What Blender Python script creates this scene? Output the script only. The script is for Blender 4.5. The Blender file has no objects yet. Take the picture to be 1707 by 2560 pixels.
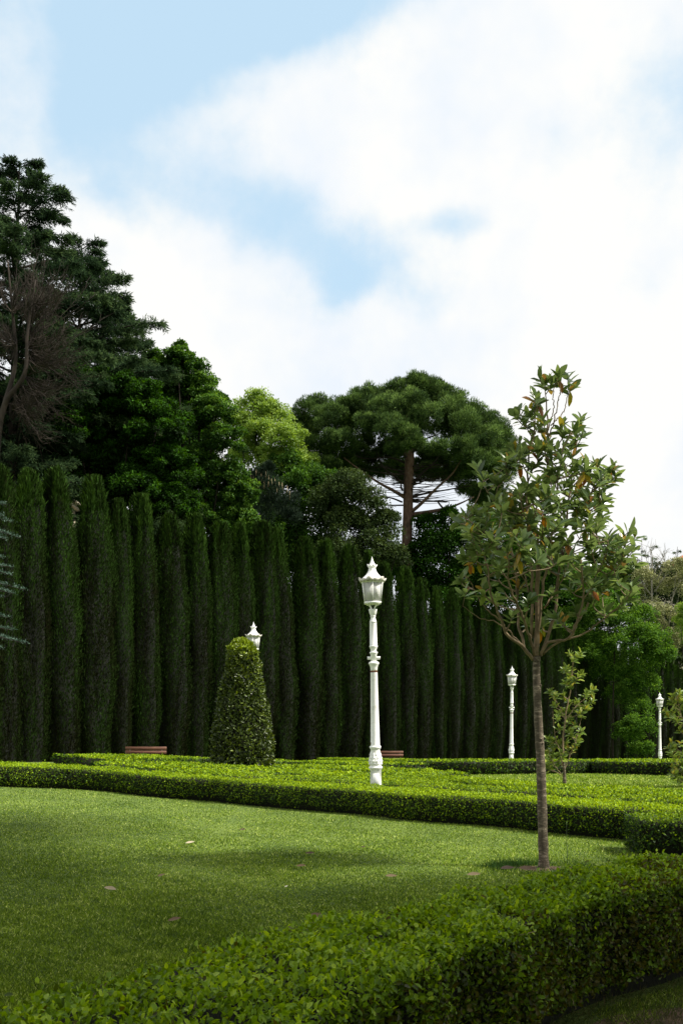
import bpy, math, random
import numpy as np
from mathutils import Vector

C = bpy.context.scene
COL = C.collection
PI = math.pi
rng = np.random.default_rng(7)
random.seed(7)

# ------------------------------------------------------------------ camera
FPX = 2489.0          # focal length in photo pixels (photo 1707 x 2560)
HOR = 1800.0          # horizon row in the photo
CAMZ = 1.65
cam = bpy.data.objects.new('camera', bpy.data.cameras.new('camera'))
COL.objects.link(cam)
cam.location = (0, 0, CAMZ)
cam.rotation_euler = (math.radians(90), 0, 0)
cam.data.sensor_fit = 'VERTICAL'
cam.data.sensor_height = 36.0
cam.data.lens = 36.0 * FPX / 2560.0
cam.data.shift_y = (HOR - 1280.0) / 2560.0
cam.data.clip_end = 3000
C.camera = cam

# ------------------------------------------------------------------ world, sun, exposure
C.view_settings.view_transform = 'Standard'
C.view_settings.look = 'None'
C.view_settings.gamma = 1.0
C.view_settings.exposure = 0.55
SUN_DIR = Vector((0.62, -0.14, 0.77)).normalized()      # towards the sun
SUN_EL = math.asin(SUN_DIR.z)
SUN_AZ = math.atan2(SUN_DIR.x, SUN_DIR.y)              # clockwise from +Y
sun = bpy.data.objects.new('sun', bpy.data.lights.new('sun', 'SUN'))
COL.objects.link(sun)
sun.data.energy = 5.0
sun.data.angle = math.radians(6)
sun.data.color = (1.0, 0.95, 0.84)
sun.rotation_euler = (-SUN_DIR).to_track_quat('-Z', 'Y').to_euler()
sun.location = (20, 5, 40)

world = bpy.data.worlds.new('World')
C.world = world
world.use_nodes = True


def build_world():
    nt = world.node_tree
    N = nt.nodes; L = nt.links
    N.clear()
    out = N.new('ShaderNodeOutputWorld')
    bg = N.new('ShaderNodeBackground'); bg.inputs['Strength'].default_value = 0.1
    L.new(bg.outputs[0], out.inputs[0])
    sky = N.new('ShaderNodeTexSky'); sky.sky_type = 'NISHITA'; sky.sun_disc = False
    sky.sun_elevation = SUN_EL; sky.sun_rotation = SUN_AZ
    sky.air_density = 1.0; sky.dust_density = 1.0; sky.ozone_density = 1.5
    tc = N.new('ShaderNodeTexCoord')
    sep = N.new('ShaderNodeSeparateXYZ'); L.new(tc.outputs['Generated'], sep.inputs[0])

    def M(op, a, b=None, c=None, clamp=False):
        n = N.new('ShaderNodeMath'); n.operation = op; n.use_clamp = clamp
        for i, v in enumerate((a, b, c)):
            if v is None: continue
            if hasattr(v, 'links'): L.new(v, n.inputs[i])
            else: n.inputs[i].default_value = v
        return n.outputs[0]
    az0 = M('ARCTAN2', sep.outputs[0], sep.outputs[1])
    el0 = M('ARCSINE', sep.outputs[2])
    # warp the coordinates for cloud-like edges
    comb = N.new('ShaderNodeCombineXYZ'); L.new(az0, comb.inputs[0]); L.new(el0, comb.inputs[1])
    def noise(scale, det, rough, off=0.0):
        n = N.new('ShaderNodeTexNoise'); n.noise_dimensions = '3D'
        n.inputs['Scale'].default_value = scale; n.inputs['Detail'].default_value = det
        n.inputs['Roughness'].default_value = rough
        mp = N.new('ShaderNodeVectorMath'); mp.operation = 'ADD'; mp.inputs[1].default_value = (off, off * .7, off * 1.3)
        L.new(tc.outputs['Generated'], mp.inputs[0]); L.new(mp.outputs[0], n.inputs['Vector'])
        return n.outputs['Fac']
    w1 = noise(9, 4, .55, 3.1); w2 = noise(9, 4, .55, 8.7)
    az = M('ADD', az0, M('MULTIPLY', M('SUBTRACT', w1, .5), .11))
    el = M('ADD', el0, M('MULTIPLY', M('SUBTRACT', w2, .5), .09))

    def blob(xs, ys, rx, ry, rot, amp):
        u = (xs - 853.5) / FPX; v = (HOR - ys) / FPX
        ca = math.atan(u); ce = math.atan(v * math.cos(ca))
        a = M('SUBTRACT', az, ca); e = M('SUBTRACT', el, ce)
        c_, s_ = math.cos(rot), math.sin(rot)
        p = M('ADD', M('MULTIPLY', a, c_ / (rx / FPX)), M('MULTIPLY', e, s_ / (rx / FPX)))
        q = M('ADD', M('MULTIPLY', a, -s_ / (ry / FPX)), M('MULTIPLY', e, c_ / (ry / FPX)))
        d = M('ADD', M('MULTIPLY', p, p), M('MULTIPLY', q, q))
        return M('MULTIPLY', M('EXPONENT', M('MULTIPLY', d, -1.0)), amp)
    # openings of blue in the cloud deck (position in the sky, size, tilt, strength)
    holes = [(330, 40, 430, 150, .10, 1.25), (130, 330, 260, 120, .35, .6), (420, 470, 330, 80, -.25, .55), (800, 20, 330, 75, .14, 1.0), (300, 230, 260, 90, .2, .35),
             (780, 560, 330, 90, -.35, .85), (850, 700, 130, 60, .1, .8), (1160, 580, 130, 40, -.25, .6), (620, 130, 200, 60, .5, .3),
             (1700, 270, 130, 110, .6, .6), (1420, 330, 200, 70, .3, .25), (1650, 620, 160, 120, 0, .25), (1060, 760, 90, 45, -.4, .35), (60, 180, 70, 130, 0, -.5), (960, 890, 60, 50, 0, .2),
             (-900, 300, 500, 200, .2, .8), (2500, 100, 600, 200, -.2, .8), (900, -700, 700, 250, .1, .9)]
    s = None
    for h in holes:
        b = blob(*h)
        s = b if s is None else M('ADD', s, b)
    fine = noise(11, 10, .66, 1.7)
    s = M('ADD', s, M('MULTIPLY', M('SUBTRACT', fine, .5), 1.15))
    mr = N.new('ShaderNodeMapRange'); mr.interpolation_type = 'SMOOTHSTEP'
    mr.inputs['From Min'].default_value = .10; mr.inputs['From Max'].default_value = 1.18
    mr.inputs['To Min'].default_value = 0.0; mr.inputs['To Max'].default_value = 1.0
    L.new(s, mr.inputs['Value'])
    # cloud tone: bright cream, slightly bluish grey in places
    tone = noise(4, 5, .6, 5.2)
    ramp = N.new('ShaderNodeValToRGB')
    ramp.color_ramp.elements[0].position = .36; ramp.color_ramp.elements[0].color = (5.85, 6.3, 6.85, 1)
    ramp.color_ramp.elements[1].position = .56; ramp.color_ramp.elements[1].color = (7.0, 6.95, 6.75, 1)
    L.new(tone, ramp.inputs[0])
    # thin haze veils the blue
    veil = N.new('ShaderNodeMixRGB'); veil.inputs[0].default_value = .80
    L.new(sky.outputs[0], veil.inputs[1]); veil.inputs[2].default_value = (4.4, 6.0, 7.2, 1)
    mix = N.new('ShaderNodeMixRGB')
    L.new(mr.outputs[0], mix.inputs[0]); L.new(ramp.outputs[0], mix.inputs[1]); L.new(veil.outputs[0], mix.inputs[2])
    L.new(mix.outputs[0], bg.inputs['Color'])


build_world()
C.cycles.max_bounces = 6
C.cycles.diffuse_bounces = 3
C.cycles.glossy_bounces = 2
C.cycles.transmission_bounces = 4
C.cycles.transparent_max_bounces = 4


# ------------------------------------------------------------------ helpers
def terrain(x, y):
    x = np.asarray(x, float); y = np.asarray(y, float)
    d = y - 27.0
    sp = np.where(d > 0, d, 0) + 2.0 * np.exp(-np.abs(d) / 2.0) * .5
    z = -0.035 * np.minimum(sp, 110)
    z = z + 0.055 * np.clip(-x - 1.8, 0, 7) * np.clip((y - 9) / 8, 0, 1)
    return z


def tz(x, y):
    return float(terrain(x, y))


def W(xs, ys, Y):
    """photo row/column at distance Y -> world point"""
    return ((xs - 853.5) / FPX * Y, Y, CAMZ - (ys - HOR) / FPX * Y)


def G(xs, ys, h=0.0):
    """where the ray through a photo point meets the ground (+h)"""
    Y = 10.0
    for _ in range(60):
        z = tz((xs - 853.5) / FPX * Y, Y) + h
        Yn = (CAMZ - z) * FPX / max(ys - HOR, 1)
        Y = .5 * Y + .5 * Yn
    return ((xs - 853.5) / FPX * Y, Y)


def tag(o, label=None, cat=None, group=None, kind=None):
    if label: o['label'] = label
    if cat: o['category'] = cat
    if group: o['group'] = group
    if kind: o['kind'] = kind
    return o


def thing(name, label, cat, loc=(0, 0, 0), rz=0, group=None):
    o = bpy.data.objects.new(name, None); COL.objects.link(o)
    o.location = loc; o.rotation_euler = (0, 0, rz); o.empty_display_size = .2
    return tag(o, label, cat, group)


def copy_tree(o, parent=None):
    c = o.copy(); COL.objects.link(c)
    if parent: c.parent = parent
    for ch in list(o.children):
        copy_tree(ch, c)
    return c


def np_mesh(name, verts, faces, mats, parent=None, tint=None, fmat=None, smooth=False, origin=None):
    """faces: list of (n,k) index arrays"""
    verts = np.asarray(verts, np.float32).reshape(-1, 3)
    if origin is None and parent is not None:
        origin = parent_origin(parent)
    if origin is not None:
        verts = verts - np.asarray(origin, np.float32)
    me = bpy.data.meshes.new(name)
    faces = [np.asarray(f, np.int32) for f in faces if len(f)]
    me.vertices.add(len(verts)); me.vertices.foreach_set('co', verts.ravel())
    nl = sum(f.size for f in faces); npoly = sum(len(f) for f in faces)
    me.loops.add(nl); me.polygons.add(npoly)
    me.loops.foreach_set('vertex_index', np.concatenate([f.ravel() for f in faces]))
    tot = np.concatenate([np.full(len(f), f.shape[1], np.int32) for f in faces])
    st = np.concatenate([[0], np.cumsum(tot)[:-1]]).astype(np.int32)
    me.polygons.foreach_set('loop_start', st)
    me.polygons.foreach_set('loop_total', tot)
    if fmat is not None:
        me.polygons.foreach_set('material_index', np.asarray(fmat, np.int32))
    if smooth:
        me.polygons.foreach_set('use_smooth', np.ones(npoly, bool))
    if tint is not None:
        at = me.attributes.new('tint', 'FLOAT', 'POINT')
        at.data.foreach_set('value', np.asarray(tint, np.float32))
    me.update(calc_edges=True)
    for m in (mats if isinstance(mats, (list, tuple)) else [mats]):
        me.materials.append(m)
    o = bpy.data.objects.new(name, me); COL.objects.link(o)
    if parent is not None:
        o.parent = parent
    elif origin is not None:
        o.location = origin
    return o


def parent_origin(p):
    x = np.zeros(3)
    while p is not None:
        x = x + np.array(p.location); p = p.parent
    return x


def nz(v):
    return v / np.maximum(np.linalg.norm(v, axis=-1, keepdims=True), 1e-9)


def rand_dir(n, r=None):
    r = r or rng
    v = r.normal(size=(n, 3))
    return nz(v)


def pn(p, f=1.0, s=0.0):
    """cheap smooth pseudo noise, about -1..1"""
    x, y, z = p[..., 0] * f, p[..., 1] * f, p[..., 2] * f
    return (np.sin(x * 1.7 + 1.3 * np.sin(y * 1.1 + s) + s * 3.1) * np.cos(y * 1.3 - 1.1 * np.sin(z * 1.9 + s)) +
            .6 * np.sin(z * 2.3 + 1.7 * np.sin(x * 2.1 - s) + y * 1.1 + s) +
            .4 * np.sin(3.7 * x + 2.9 * y - 3.3 * z + s * 5)) / 2.0


class Geo:
    def __init__(s): s.v = []; s.f = {}; s.n = 0; s.t = []
    def add(s, v, faces, tint=0.5):
        v = np.asarray(v, float).reshape(-1, 3)
        for f in faces:
            f = np.asarray(f, int)
            if f.ndim == 1: f = f[None]
            s.f.setdefault(f.shape[1], []).append(f + s.n)
        s.v.append(v); s.n += len(v)
        s.t.append(np.broadcast_to(np.asarray(tint, float), (len(v),)))
    def build(s, name, mat, parent=None, smooth=False, origin=None):
        return np_mesh(name, np.concatenate(s.v), [np.concatenate(x) for x in s.f.values()], mat, parent,
                       np.concatenate(s.t), None, smooth, origin)
    def tube(s, pts, rad, sides=6, tint=.5, cap=True):
        pts = np.asarray(pts, float); n = len(pts)
        rad = np.broadcast_to(np.asarray(rad, float), (n,))
        T = np.gradient(pts, axis=0); T = nz(T)
        up = np.array([0, 0, 1.0])
        A = np.cross(T, up); bad = np.linalg.norm(A, axis=1) < .15
        A[bad] = np.cross(T[bad], [1.0, 0.05, 0]); A = nz(A)
        for i in range(1, n):
            if np.dot(A[i], A[i - 1]) < 0: A[i] = -A[i]
        B = np.cross(T, A)
        th = np.arange(sides) * 2 * PI / sides
        ring = (A[:, None] * np.cos(th)[None, :, None] + B[:, None] * np.sin(th)[None, :, None]) * rad[:, None, None] + pts[:, None]
        i = np.arange(n - 1)[:, None] * sides; j = np.arange(sides)[None]; j2 = (j + 1) % sides
        q = np.stack([i + j, i + j2, i + sides + j2, i + sides + j], -1).reshape(-1, 4)
        fs = [q]
        if cap:
            fs.append(np.arange(sides)[::-1]); fs.append((n - 1) * sides + np.arange(sides))
        s.add(ring.reshape(-1, 3), fs, tint)
    def box(s, c, d, R=None, bev=0.0, tint=.5):
        c = np.asarray(c, float); hx, hy, hz = [k / 2 for k in d]
        b = min(bev, hx * .9, hy * .9, hz * .9)
        if b <= 0:
            v = np.array([(x, y, z) for z in (-hz, hz) for y in (-hy, hy) for x in (-hx, hx)])
            f = [np.array([[0, 2, 3, 1], [4, 5, 7, 6], [0, 1, 5, 4], [2, 6, 7, 3], [0, 4, 6, 2], [1, 3, 7, 5]])]
        else:
            rings = []
            for (z, ins) in ((-hz, b), (-hz + b, 0), (hz - b, 0), (hz, b)):
                x, y = hx - ins, hy - ins
                k = b
                rings.append([(x - k, -y, z), (x, -y + k, z), (x, y - k, z), (x - k, y, z), (-x + k, y, z), (-x, y - k, z), (-x, -y + k, z), (-x + k, -y, z)])
            v = np.array(rings).reshape(-1, 3)
            q = []
            for i in range(3):
                for j in range(8):
                    q.append([i * 8 + j, i * 8 + (j + 1) % 8, i * 8 + 8 + (j + 1) % 8, i * 8 + 8 + j])
            f = [np.array(q), np.arange(8)[::-1], 24 + np.arange(8)]
        if R is not None: v = v @ np.asarray(R).T
        s.add(v + c, f, tint)
    def lathe(s, prof, seg=32, c=(0, 0, 0), flute=0, off=0.0, tint=.5):
        """prof: list of (z, r[, flute depth])"""
        th = (np.arange(seg) + off) * 2 * PI / seg
        V = []
        for p in prof:
            z, r = p[0], p[1]; fl = p[2] if len(p) > 2 else 0
            rr = r * (1 - fl * (np.arange(seg) % 2))
            V.append(np.stack([np.cos(th) * rr + c[0], np.sin(th) * rr + c[1], np.full(seg, z + c[2])], -1))
        n = len(prof)
        i = np.arange(n - 1)[:, None] * seg; j = np.arange(seg)[None]; j2 = (j + 1) % seg
        q = np.stack([i + j, i + j2, i + seg + j2, i + seg + j], -1).reshape(-1, 4)
        s.add(np.array(V), [q, np.arange(seg)[::-1], (n - 1) * seg + np.arange(seg)], tint)


def bez(pts, n=12):
    """smooth curve through points (Catmull-Rom)"""
    p = np.asarray(pts, float)
    if len(p) == 2:
        t = np.linspace(0, 1, max(n, 2))[:, None]; return p[0] * (1 - t) + p[1] * t
    P = np.vstack([2 * p[0] - p[1], p, 2 * p[-1] - p[-2]])
    out = []
    m = max(2, n // (len(p) - 1))
    for i in range(1, len(P) - 2):
        t = np.linspace(0, 1, m, endpoint=False)[:, None]
        a, b, c, d = P[i - 1], P[i], P[i + 1], P[i + 2]
        out.append(.5 * (2 * b + (c - a) * t + (2 * a - 5 * b + 4 * c - d) * t ** 2 + (-a + 3 * b - 3 * c + d) * t ** 3))
    out.append(p[-1][None])
    return np.vstack(out)


def leaves(P, D, N, L, Wd, shape='quad', fold=.25, droop=.15):
    """batch of leaves; returns verts, list of faces, verts per leaf"""
    n = len(P)
    D = nz(D); S = nz(np.cross(D, N)); N = np.cross(S, D)
    L = np.broadcast_to(L, (n,))[:, None]; Wd = np.broadcast_to(Wd, (n,))[:, None]
    def pt(a, w, up):
        return P + D * (a * L) + S * (w * Wd) + N * (up * Wd) - N * (droop * a * a * L)
    if shape == 'tri':
        v = np.stack([pt(0, -.5, 0), pt(0, .5, 0), pt(1, 0, 0)], 1); f = [[0, 1, 2]]
    elif shape == 'quad':
        v = np.stack([pt(0, 0, 0), pt(.5, .5, fold), pt(1, 0, 0), pt(.5, -.5, fold)], 1)
        f = [[0, 1, 2], [0, 2, 3]]
    elif shape == 'hex':
        v = np.stack([pt(0, 0, 0), pt(.34, .5, fold), pt(.76, .42, fold), pt(1, 0, 0), pt(.76, -.42, fold), pt(.34, -.5, fold)], 1)
        f = [[0, 1, 2, 3], [0, 3, 4, 5]]
    else:  # big leaf: midrib plus two margins
        v = np.stack([pt(0, 0, 0), pt(.08, .05, 0), pt(.35, 0, 0), pt(.35, .46, fold), pt(.35, -.46, fold), pt(.68, 0, 0), pt(.68, .42, fold),
                      pt(.68, -.42, fold), pt(1, 0, 0), pt(.15, .24, fold * .5), pt(.15, -.24, fold * .5), pt(.9, .2, fold * .4), pt(.9, -.2, fold * .4)], 1)
        f = [[0, 9, 3, 2], [2, 3, 6, 5], [5, 6, 11, 8], [0, 2, 4, 10], [2, 5, 7, 4], [5, 8, 12, 7]]
    k = v.shape[1]
    base = (np.arange(n) * k)[:, None]
    by = {}
    for q in f: by.setdefault(len(q), []).append(base + np.array(q)[None])
    return v.reshape(-1, 3), [np.concatenate(x) for x in by.values()], k


# ------------------------------------------------------------------ materials
def new_mat(name):
    m = bpy.data.materials.new(name); m.use_nodes = True
    nt = m.node_tree; nt.nodes.clear()
    return m, nt


def leaf_mat(name, stops, rough=.5, trans=.3, spec=.4, back=None):
    m, nt = new_mat(name); N = nt.nodes; L = nt.links
    out = N.new('ShaderNodeOutputMaterial')
    at = N.new('ShaderNodeAttribute'); at.attribute_name = 'tint'
    r = N.new('ShaderNodeValToRGB')
    els = r.color_ramp.elements
    els[0].position = stops[0][0]; els[0].color = (*stops[0][1], 1)
    els[1].position = stops[-1][0]; els[1].color = (*stops[-1][1], 1)
    for p, c in stops[1:-1]:
        e = els.new(p); e.color = (*c, 1)
    L.new(at.outputs['Fac'], r.inputs[0])
    col = r.outputs[0]
    if back is not None:
        geo = N.new('ShaderNodeNewGeometry'); mx = N.new('ShaderNodeMixRGB')
        fac = N.new('ShaderNodeMath'); fac.operation = 'MULTIPLY'; fac.inputs[1].default_value = .35
        L.new(geo.outputs['Backfacing'], fac.inputs[0]); L.new(fac.outputs[0], mx.inputs[0])
        L.new(col, mx.inputs[1]); mx.inputs[2].default_value = (*back, 1); col = mx.outputs[0]
    p = N.new('ShaderNodeBsdfPrincipled'); p.inputs['Roughness'].default_value = rough
    p.inputs['Specular IOR Level'].default_value = spec
    L.new(col, p.inputs['Base Color'])
    if trans > 0:
        t = N.new('ShaderNodeBsdfTranslucent')
        hs = N.new('ShaderNodeHueSaturation'); hs.inputs['Hue'].default_value = .485
        hs.inputs['Value'].default_value = 1.5; hs.inputs['Saturation'].default_value = 1.1
        L.new(col, hs.inputs['Color']); L.new(hs.outputs[0], t.inputs['Color'])
        ms = N.new('ShaderNodeMixShader'); ms.inputs[0].default_value = trans
        L.new(p.outputs[0], ms.inputs[1]); L.new(t.outputs[0], ms.inputs[2]); L.new(ms.outputs[0], out.inputs[0])
    else:
        L.new(p.outputs[0], out.inputs[0])
    return m


def noise_mat(name, c1, c2, scale=5.0, rough=.8, detail=6, bump=.3, stretch=(1, 1, 1), c3=None, bscale=None, lo=.35, hi=.65, spec=.3, glow=0):
    m, nt = new_mat(name); N = nt.nodes; L = nt.links
    out = N.new('ShaderNodeOutputMaterial'); p = N.new('ShaderNodeBsdfPrincipled'); L.new(p.outputs[0], out.inputs[0])
    tc = N.new('ShaderNodeTexCoord'); mp = N.new('ShaderNodeMapping'); mp.inputs['Scale'].default_value = stretch
    L.new(tc.outputs['Object'], mp.inputs[0])
    n = N.new('ShaderNodeTexNoise'); n.inputs['Scale'].default_value = scale; n.inputs['Detail'].default_value = detail
    n.inputs['Roughness'].default_value = .65
    L.new(mp.outputs[0], n.inputs['Vector'])
    r = N.new('ShaderNodeValToRGB'); e = r.color_ramp.elements
    e[0].position = lo; e[0].color = (*c1, 1); e[1].position = hi; e[1].color = (*c2, 1)
    if c3: k = e.new((lo + hi) / 2); k.color = (*c3, 1)
    L.new(n.outputs['Fac'], r.inputs[0]); L.new(r.outputs[0], p.inputs['Base Color'])
    p.inputs['Roughness'].default_value = rough; p.inputs['Specular IOR Level'].default_value = spec
    if glow:
        t = N.new('ShaderNodeBsdfTranslucent'); t.inputs['Color'].default_value = (*c2, 1)
        ms = N.new('ShaderNodeMixShader'); ms.inputs[0].default_value = glow
        L.new(p.outputs[0], ms.inputs[1]); L.new(t.outputs[0], ms.inputs[2]); L.new(ms.outputs[0], out.inputs[0])
    if bump:
        n2 = N.new('ShaderNodeTexNoise'); n2.inputs['Scale'].default_value = bscale or scale * 3; n2.inputs['Detail'].default_value = 5
        L.new(mp.outputs[0], n2.inputs['Vector'])
        b = N.new('ShaderNodeBump'); b.inputs['Strength'].default_value = bump; b.inputs['Distance'].default_value = .02
        L.new(n2.outputs['Fac'], b.inputs['Height']); L.new(b.outputs[0], p.inputs['Normal'])
    return m


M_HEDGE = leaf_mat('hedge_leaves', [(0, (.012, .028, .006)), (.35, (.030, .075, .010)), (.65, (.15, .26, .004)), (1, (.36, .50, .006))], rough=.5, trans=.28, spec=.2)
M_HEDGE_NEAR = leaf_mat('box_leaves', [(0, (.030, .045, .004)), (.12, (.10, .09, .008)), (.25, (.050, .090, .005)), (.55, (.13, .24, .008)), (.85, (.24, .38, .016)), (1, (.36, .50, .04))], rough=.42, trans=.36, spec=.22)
M_HEDGE_CORE = noise_mat('hedge_stems', (.006, .008, .003), (.016, .016, .008), 30, .95, bump=.5)
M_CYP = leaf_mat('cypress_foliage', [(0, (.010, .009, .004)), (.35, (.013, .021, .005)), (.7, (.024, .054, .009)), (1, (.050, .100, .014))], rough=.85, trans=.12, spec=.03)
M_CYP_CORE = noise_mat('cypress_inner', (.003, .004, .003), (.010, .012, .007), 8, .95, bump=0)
M_TOPIARY = leaf_mat('laurel_leaves', [(0, (.012, .022, .005)), (.5, (.045, .072, .010)), (.85, (.14, .19, .02)), (1, (.22, .30, .012))], rough=.38, trans=.18, spec=.4)
M_MAG = leaf_mat('magnolia_leaves', [(0, (.045, .080, .028)), (.5, (.10, .165, .050)), (.80, (.20, .29, .08)), (.86, (.13, .17, .03)), (.91, (.40, .30, .02)), (.95, (.32, .13, .03)), (1, (.20, .09, .03))], rough=.24, trans=.38, spec=.6, back=(.20, .26, .09))
M_MAG2 = leaf_mat('young_magnolia_leaves', [(0, (.07, .12, .02)), (.6, (.16, .24, .04)), (.9, (.30, .36, .06)), (1, (.45, .34, .04))], rough=.35, trans=.3, spec=.4, back=(.18, .22, .06))
M_CONIFER = leaf_mat('conifer_needles', [(0, (.008, .016, .010)), (.45, (.028, .055, .026)), (.8, (.085, .14, .055)), (1, (.16, .23, .09))], rough=.8, trans=.25, spec=.05)
M_PINE = leaf_mat('pine_needles', [(0, (.012, .024, .009)), (.45, (.042, .082, .022)), (.8, (.115, .19, .045)), (1, (.22, .33, .09))], rough=.7, trans=.15, spec=.08)
M_DARKPINE = leaf_mat('young_pine_needles', [(0, (.006, .011, .008)), (.6, (.016, .030, .018)), (1, (.05, .075, .042))], rough=.75, trans=.08, spec=.06)
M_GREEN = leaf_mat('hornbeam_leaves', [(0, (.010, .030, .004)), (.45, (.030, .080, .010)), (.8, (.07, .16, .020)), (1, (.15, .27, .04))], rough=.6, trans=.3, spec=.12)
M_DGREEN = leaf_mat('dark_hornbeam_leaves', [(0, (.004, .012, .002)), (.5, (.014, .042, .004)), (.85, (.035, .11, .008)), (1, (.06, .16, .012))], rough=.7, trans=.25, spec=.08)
M_VINE = leaf_mat('bright_leaves', [(0, (.010, .035, .004)), (.45, (.05, .12, .014)), (.8, (.12, .24, .03)), (1, (.22, .38, .06))], rough=.6, trans=.35, spec=.08)
M_LIGHT = leaf_mat('spring_leaves', [(0, (.08, .16, .015)), (.5, (.16, .26, .035)), (1, (.32, .44, .09))], rough=.5, trans=.35, spec=.3)
M_OAK = leaf_mat('oak_leaves', [(0, (.010, .018, .006)), (.5, (.028, .052, .014)), (1, (.085, .125, .03))], rough=.6, trans=.2, spec=.1)
M_SILVER = leaf_mat('pale_leaves', [(0, (.07, .085, .03)), (.5, (.20, .22, .09)), (1, (.50, .50, .26))], rough=.6, trans=.25, spec=.2)
M_BLUE = leaf_mat('blue_cedar_needles', [(0, (.012, .028, .020)), (.5, (.034, .072, .052)), (1, (.14, .22, .17))], rough=.6, trans=.1, spec=.3)
M_GRASS = leaf_mat('grass_blades', [(0, (.030, .065, .012)), (.35, (.085, .145, .016)), (.7, (.26, .38, .042)), (1, (.74, .79, .26))], rough=.6, trans=.35, spec=.08)
M_TUFT = leaf_mat('dark_grass_tufts', [(0, (.02, .05, .01)), (1, (.07, .16, .03))], rough=.6, trans=.25, spec=.1)
M_DRY = leaf_mat('dry_grass_blades', [(0, (.03, .06, .012)), (.5, (.08, .10, .025)), (1, (.22, .17, .08))], rough=.7, trans=.2, spec=.1)
M_BARK = noise_mat('magnolia_bark', (.10, .078, .055), (.32, .265, .19), 6, .85, bump=.8, stretch=(2, 2, 6), c3=(.10, .08, .052), bscale=26)
M_TWIG = noise_mat('magnolia_twigs', (.12, .085, .05), (.30, .22, .13), 9, .7, bump=.2)
M_PBARK = noise_mat('pine_bark', (.035, .026, .020), (.115, .082, .062), 3, .9, bump=.7, stretch=(2, 2, .8), c3=(.09, .05, .033), bscale=9)
M_DBARK = noise_mat('dark_bark', (.010, .008, .006), (.035, .027, .02), 3, .95, bump=.4)
M_DEAD = noise_mat('dead_twigs', (.016, .012, .010), (.048, .036, .028), 1.5, .9, bump=0)
M_PALEBARK = noise_mat('pale_bark', (.12, .11, .08), (.30, .28, .22), 3, .9, bump=.2)
M_WHITE = noise_mat('white_lamp_paint', (.66, .64, .58), (.92, .92, .91), 7, .42, bump=.2, lo=.28, hi=.46, bscale=40, spec=.5)
M_AGED = noise_mat('weathered_trim_paint', (.34, .31, .26), (.72, .71, .66), 22, .6, bump=.4, bscale=60, lo=.35, hi=.6)
M_GLASS = noise_mat('frosted_panes', (.84, .84, .82), (.90, .90, .89), 2.5, .35, bump=0, spec=.5, glow=.5)
M_RUST = noise_mat('rusty_iron', (.06, .022, .012), (.20, .075, .035), 30, .9, bump=.4)
M_BENCH = noise_mat('bench_wood', (.075, .032, .020), (.19, .088, .055), 3, .6, bump=.3, stretch=(1, 12, 12), bscale=20)
M_IRON = noise_mat('dark_iron', (.015, .015, .015), (.03, .03, .03), 20, .6, bump=.1)
M_SOIL = noise_mat('dry_soil', (.06, .038, .022), (.21, .135, .085), 14, .95, bump=.8, c3=(.12, .08, .05), bscale=60)
M_FALLEN = leaf_mat('fallen_leaves', [(0, (.03, .015, .010)), (.4, (.17, .11, .055)), (.7, (.34, .27, .15)), (1, (.62, .58, .45))], rough=.6, trans=.0, spec=.3)
M_STONE = noise_mat('pale_plaster', (.42, .36, .26), (.60, .54, .42), 3, .9, bump=.1)
M_ROOF = noise_mat('red_roof_tiles', (.28, .08, .045), (.45, .15, .08), 2, .85, bump=.5, stretch=(1, 8, 1))


def ground_mat():
    m, nt = new_mat('lawn'); N = nt.nodes; L = nt.links
    out = N.new('ShaderNodeOutputMaterial'); p = N.new('ShaderNodeBsdfPrincipled'); L.new(p.outputs[0], out.inputs[0])
    geo = N.new('ShaderNodeNewGeometry')
    def nn(s, d=5):
        n = N.new('ShaderNodeTexNoise'); n.inputs['Scale'].default_value = s; n.inputs['Detail'].default_value = d
        L.new(geo.outputs['Position'], n.inputs['Vector']); return n.outputs['Fac']
    r = N.new('ShaderNodeValToRGB'); e = r.color_ramp.elements
    e[0].position = .32; e[0].color = (.040, .075, .014, 1); e[1].position = .68; e[1].color = (.19, .26, .06, 1)
    L.new(nn(28, 8), r.inputs[0])
    r2 = N.new('ShaderNodeValToRGB'); e = r2.color_ramp.elements
    e[0].position = .35; e[0].color = (.75, .80, .8, 1); e[1].position = .65; e[1].color = (1.2, 1.15, 1.1, 1)
    L.new(nn(.9, 6), r2.inputs[0])
    mx = N.new('ShaderNodeMixRGB'); mx.blend_type = 'MULTIPLY'; mx.inputs[0].default_value = 1
    L.new(r.outputs[0], mx.inputs[1]); L.new(r2.outputs[0], mx.inputs[2]); L.new(mx.outputs[0], p.inputs['Base Color'])
    p.inputs['Roughness'].default_value = .9; p.inputs['Specular IOR Level'].default_value = .15
    b = N.new('ShaderNodeBump'); b.inputs['Strength'].default_value = .8; b.inputs['Distance'].default_value = .03
    L.new(nn(60, 6), b.inputs['Height']); L.new(b.outputs[0], p.inputs['Normal'])
    return m


M_LAWN = ground_mat()


# ------------------------------------------------------------------ ground
def build_ground():
    xs = np.unique(np.concatenate([np.linspace(-1500, -60, 16), np.linspace(-60, -14, 24), np.linspace(-14, 14, 57), np.linspace(14, 60, 24), np.linspace(60, 1500, 16)]))
    ys = np.unique(np.concatenate([np.linspace(-800, -10, 10), np.linspace(-10, 60, 141), np.linspace(60, 150, 46), np.linspace(150, 2500, 20)]))
    X, Y = np.meshgrid(xs, ys)
    Z = terrain(X, Y)
    v = np.stack([X, Y, Z], -1).reshape(-1, 3)
    nx = len(xs); i = np.arange(len(ys) - 1)[:, None] * nx; j = np.arange(nx - 1)[None]
    f = np.stack([i + j, i + j + 1, i + nx + j + 1, i + nx + j], -1).reshape(-1, 4)
    o = np_mesh('ground', v, [f], M_LAWN, smooth=True)
    tag(o, kind='structure')


build_ground()


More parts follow.
